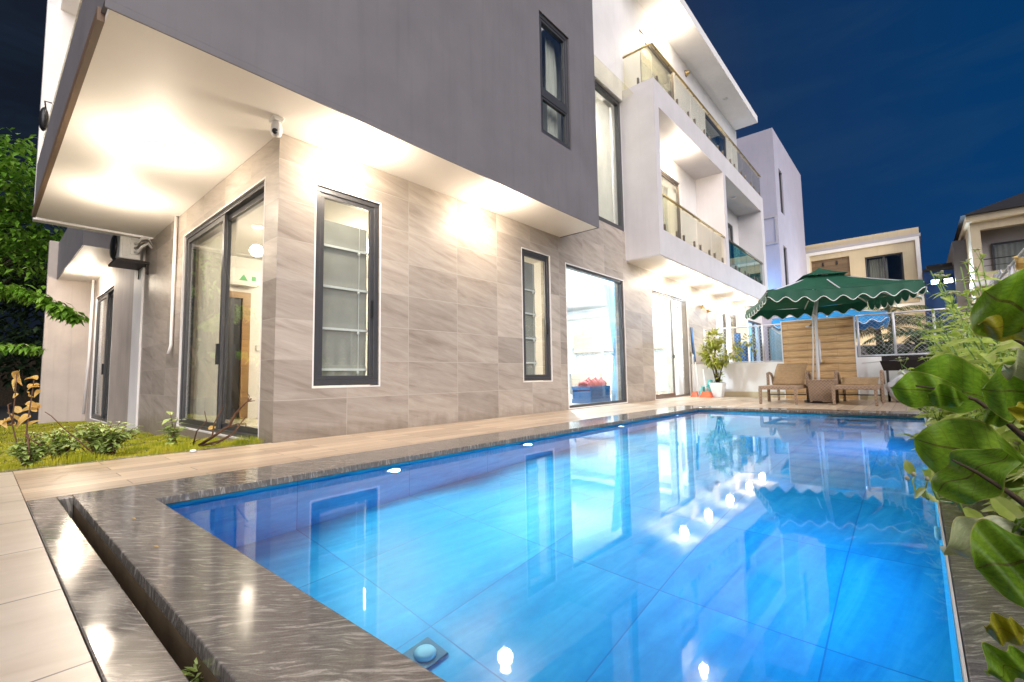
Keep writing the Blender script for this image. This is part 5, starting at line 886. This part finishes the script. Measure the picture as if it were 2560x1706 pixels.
# broad-leaved branch: every big leaf is a part
t = thing('broadleaf_branch', 'branch with large glossy leathery leaves overhanging the pool edge', 'branch', tuple(at_y(2560, 1290, 1.35))); m = MB()
for l, y, r in (([(2600, 1290), (2520, 1230), (2440, 1180), (2380, 1150)], 1.45, .009), ([(2600, 1130), (2510, 1050), (2440, 1000), (2360, 975), (2290, 965)], 1.75, .010), ([(2620, 900), (2560, 860), (2500, 830)], 1.5, .008), ([(2600, 1420), (2540, 1390), (2480, 1350)], 1.3, .007)): twig(m, [at_y(a, b, y - .03 * i) for i, (a, b) in enumerate(l)], r * .8, r * .22, 8); obj('stem', m, M['bark'], t, True); m = MB()
def bigleaf(p0, p1, y0, y1, W, mat, droop, roll, fold, wave, seed):
    """from the stalk p0 to the tip p1 (pixels put into the scene at depths y0,y1); W = width in metres; roll turns the blade about its length"""
    a = at_y(*p0, y0); b = at_y(*p1, y1); d = b - a; L = d.length; d = d / L; view = ((a + b) / 2 - CAM).normalized(); side = d.cross(view).normalized(); nor = side.cross(d).normalized()
    c, s = math.cos(R_(roll)), math.sin(R_(roll)); sd = side * c + nor * s; up = nor * c - side * s
    if up.dot(view) > 0 and False: up = -up
    def fn(u, v):
        k = v * 2 - 1; w = W / 2 * (math.sin(math.pi * min(1, .04 + .955 * u ** 1.25)) ** .62) * (1 + .05 * math.sin(9 * u + 3 * k + seed)); 
        return a + d * (L * u) + sd * (k * w) + up * (-droop * L * (u * u) + fold * abs(k) ** 1.3 * w + wave * W * math.sin(7 * u + seed) * k * k + .012 * math.sin(14 * u + 2 * k))
    obj('leaf', MB().grid(fn, 22, 14), mat, t, True)
bigleaf((2555, 1165), (2286, 1098), 1.52, 1.50, .155, M['biglf'], .05, 8, .10, .05, 1)
bigleaf((2520, 1135), (2345, 1232), 1.42, 1.45, .115, M['biglf'], .10, -25, .25, .10, 2)
bigleaf((2480, 1005), (2278, 925), 1.80, 1.76, .165, M['biglf'], .03, 12, .12, .05, 3)
bigleaf((2400, 985), (2228, 970), 1.70, 1.66, .10, M['biglf'], .02, 5, .12, .04, 4)
bigleaf((2415, 1000), (2318, 985), 1.62, 1.60, .06, M['biglf'], .05, 8, .1, .03, 5)
bigleaf((2640, 985), (2455, 975), 1.45, 1.42, .125, M['biglf'], .04, 6, .14, .05, 6)
bigleaf((2530, 1060), (2462, 1025), 1.5, 1.5, .075, M['biglf'], .1, 30, .3, .1, 7)
bigleaf((2620, 800), (2460, 730), 1.40, 1.38, .175, M['biglf'], .08, 14, .15, .06, 8)
bigleaf((2640, 825), (2445, 815), 1.42, 1.40, .075, M['yellf'], -.03, 20, .35, .05, 9)
bigleaf((2600, 930), (2512, 915), 1.4, 1.38, .065, M['palelf'], .05, 25, .3, .08, 10)
bigleaf((2600, 1340), (2350, 1370), 1.30, 1.28, .085, M['palelf'], .04, 40, .45, .14, 11)
bigleaf((2640, 1395), (2440, 1420), 1.22, 1.20, .15, M['biglf'], .06, -10, .16, .06, 12)
bigleaf((2590, 1330), (2540, 1300), 1.3, 1.3, .07, M['biglf'], .1, 20, .2, .05, 13)
bigleaf((2570, 1590), (2462, 1568), 1.15, 1.14, .048, M['yellf'], .08, 20, .35, .06, 14)
bigleaf((2600, 1665), (2462, 1680), 1.08, 1.06, .06, M['biglf'], .1, 35, .5, .1, 15)
bigleaf((2600, 700), (2540, 640), 1.5, 1.5, .03, M['drylf'], .1, 30, .4, .1, 16)
bigleaf((2600, 1010), (2550, 1060), 1.3, 1.3, .05, M['yellf'], .1, 20, .3, .1, 17)
t = thing('cloth_bag', 'white cloth hung over the mesh fence beside the flowering weeds', 'cloth', (1.05, 10.9, 2.1)); obj('fabric', MB().grid(lambda u, v: (1.00 + .1 * math.sin(v * 3.1) + .02 * math.sin(u * 19), 10.6 + .7 * u, 2.28 - .75 * abs(v - .35) ** 1.3 + .02 * math.sin(u * 13)), 24, 14), M['bag'], t, True)
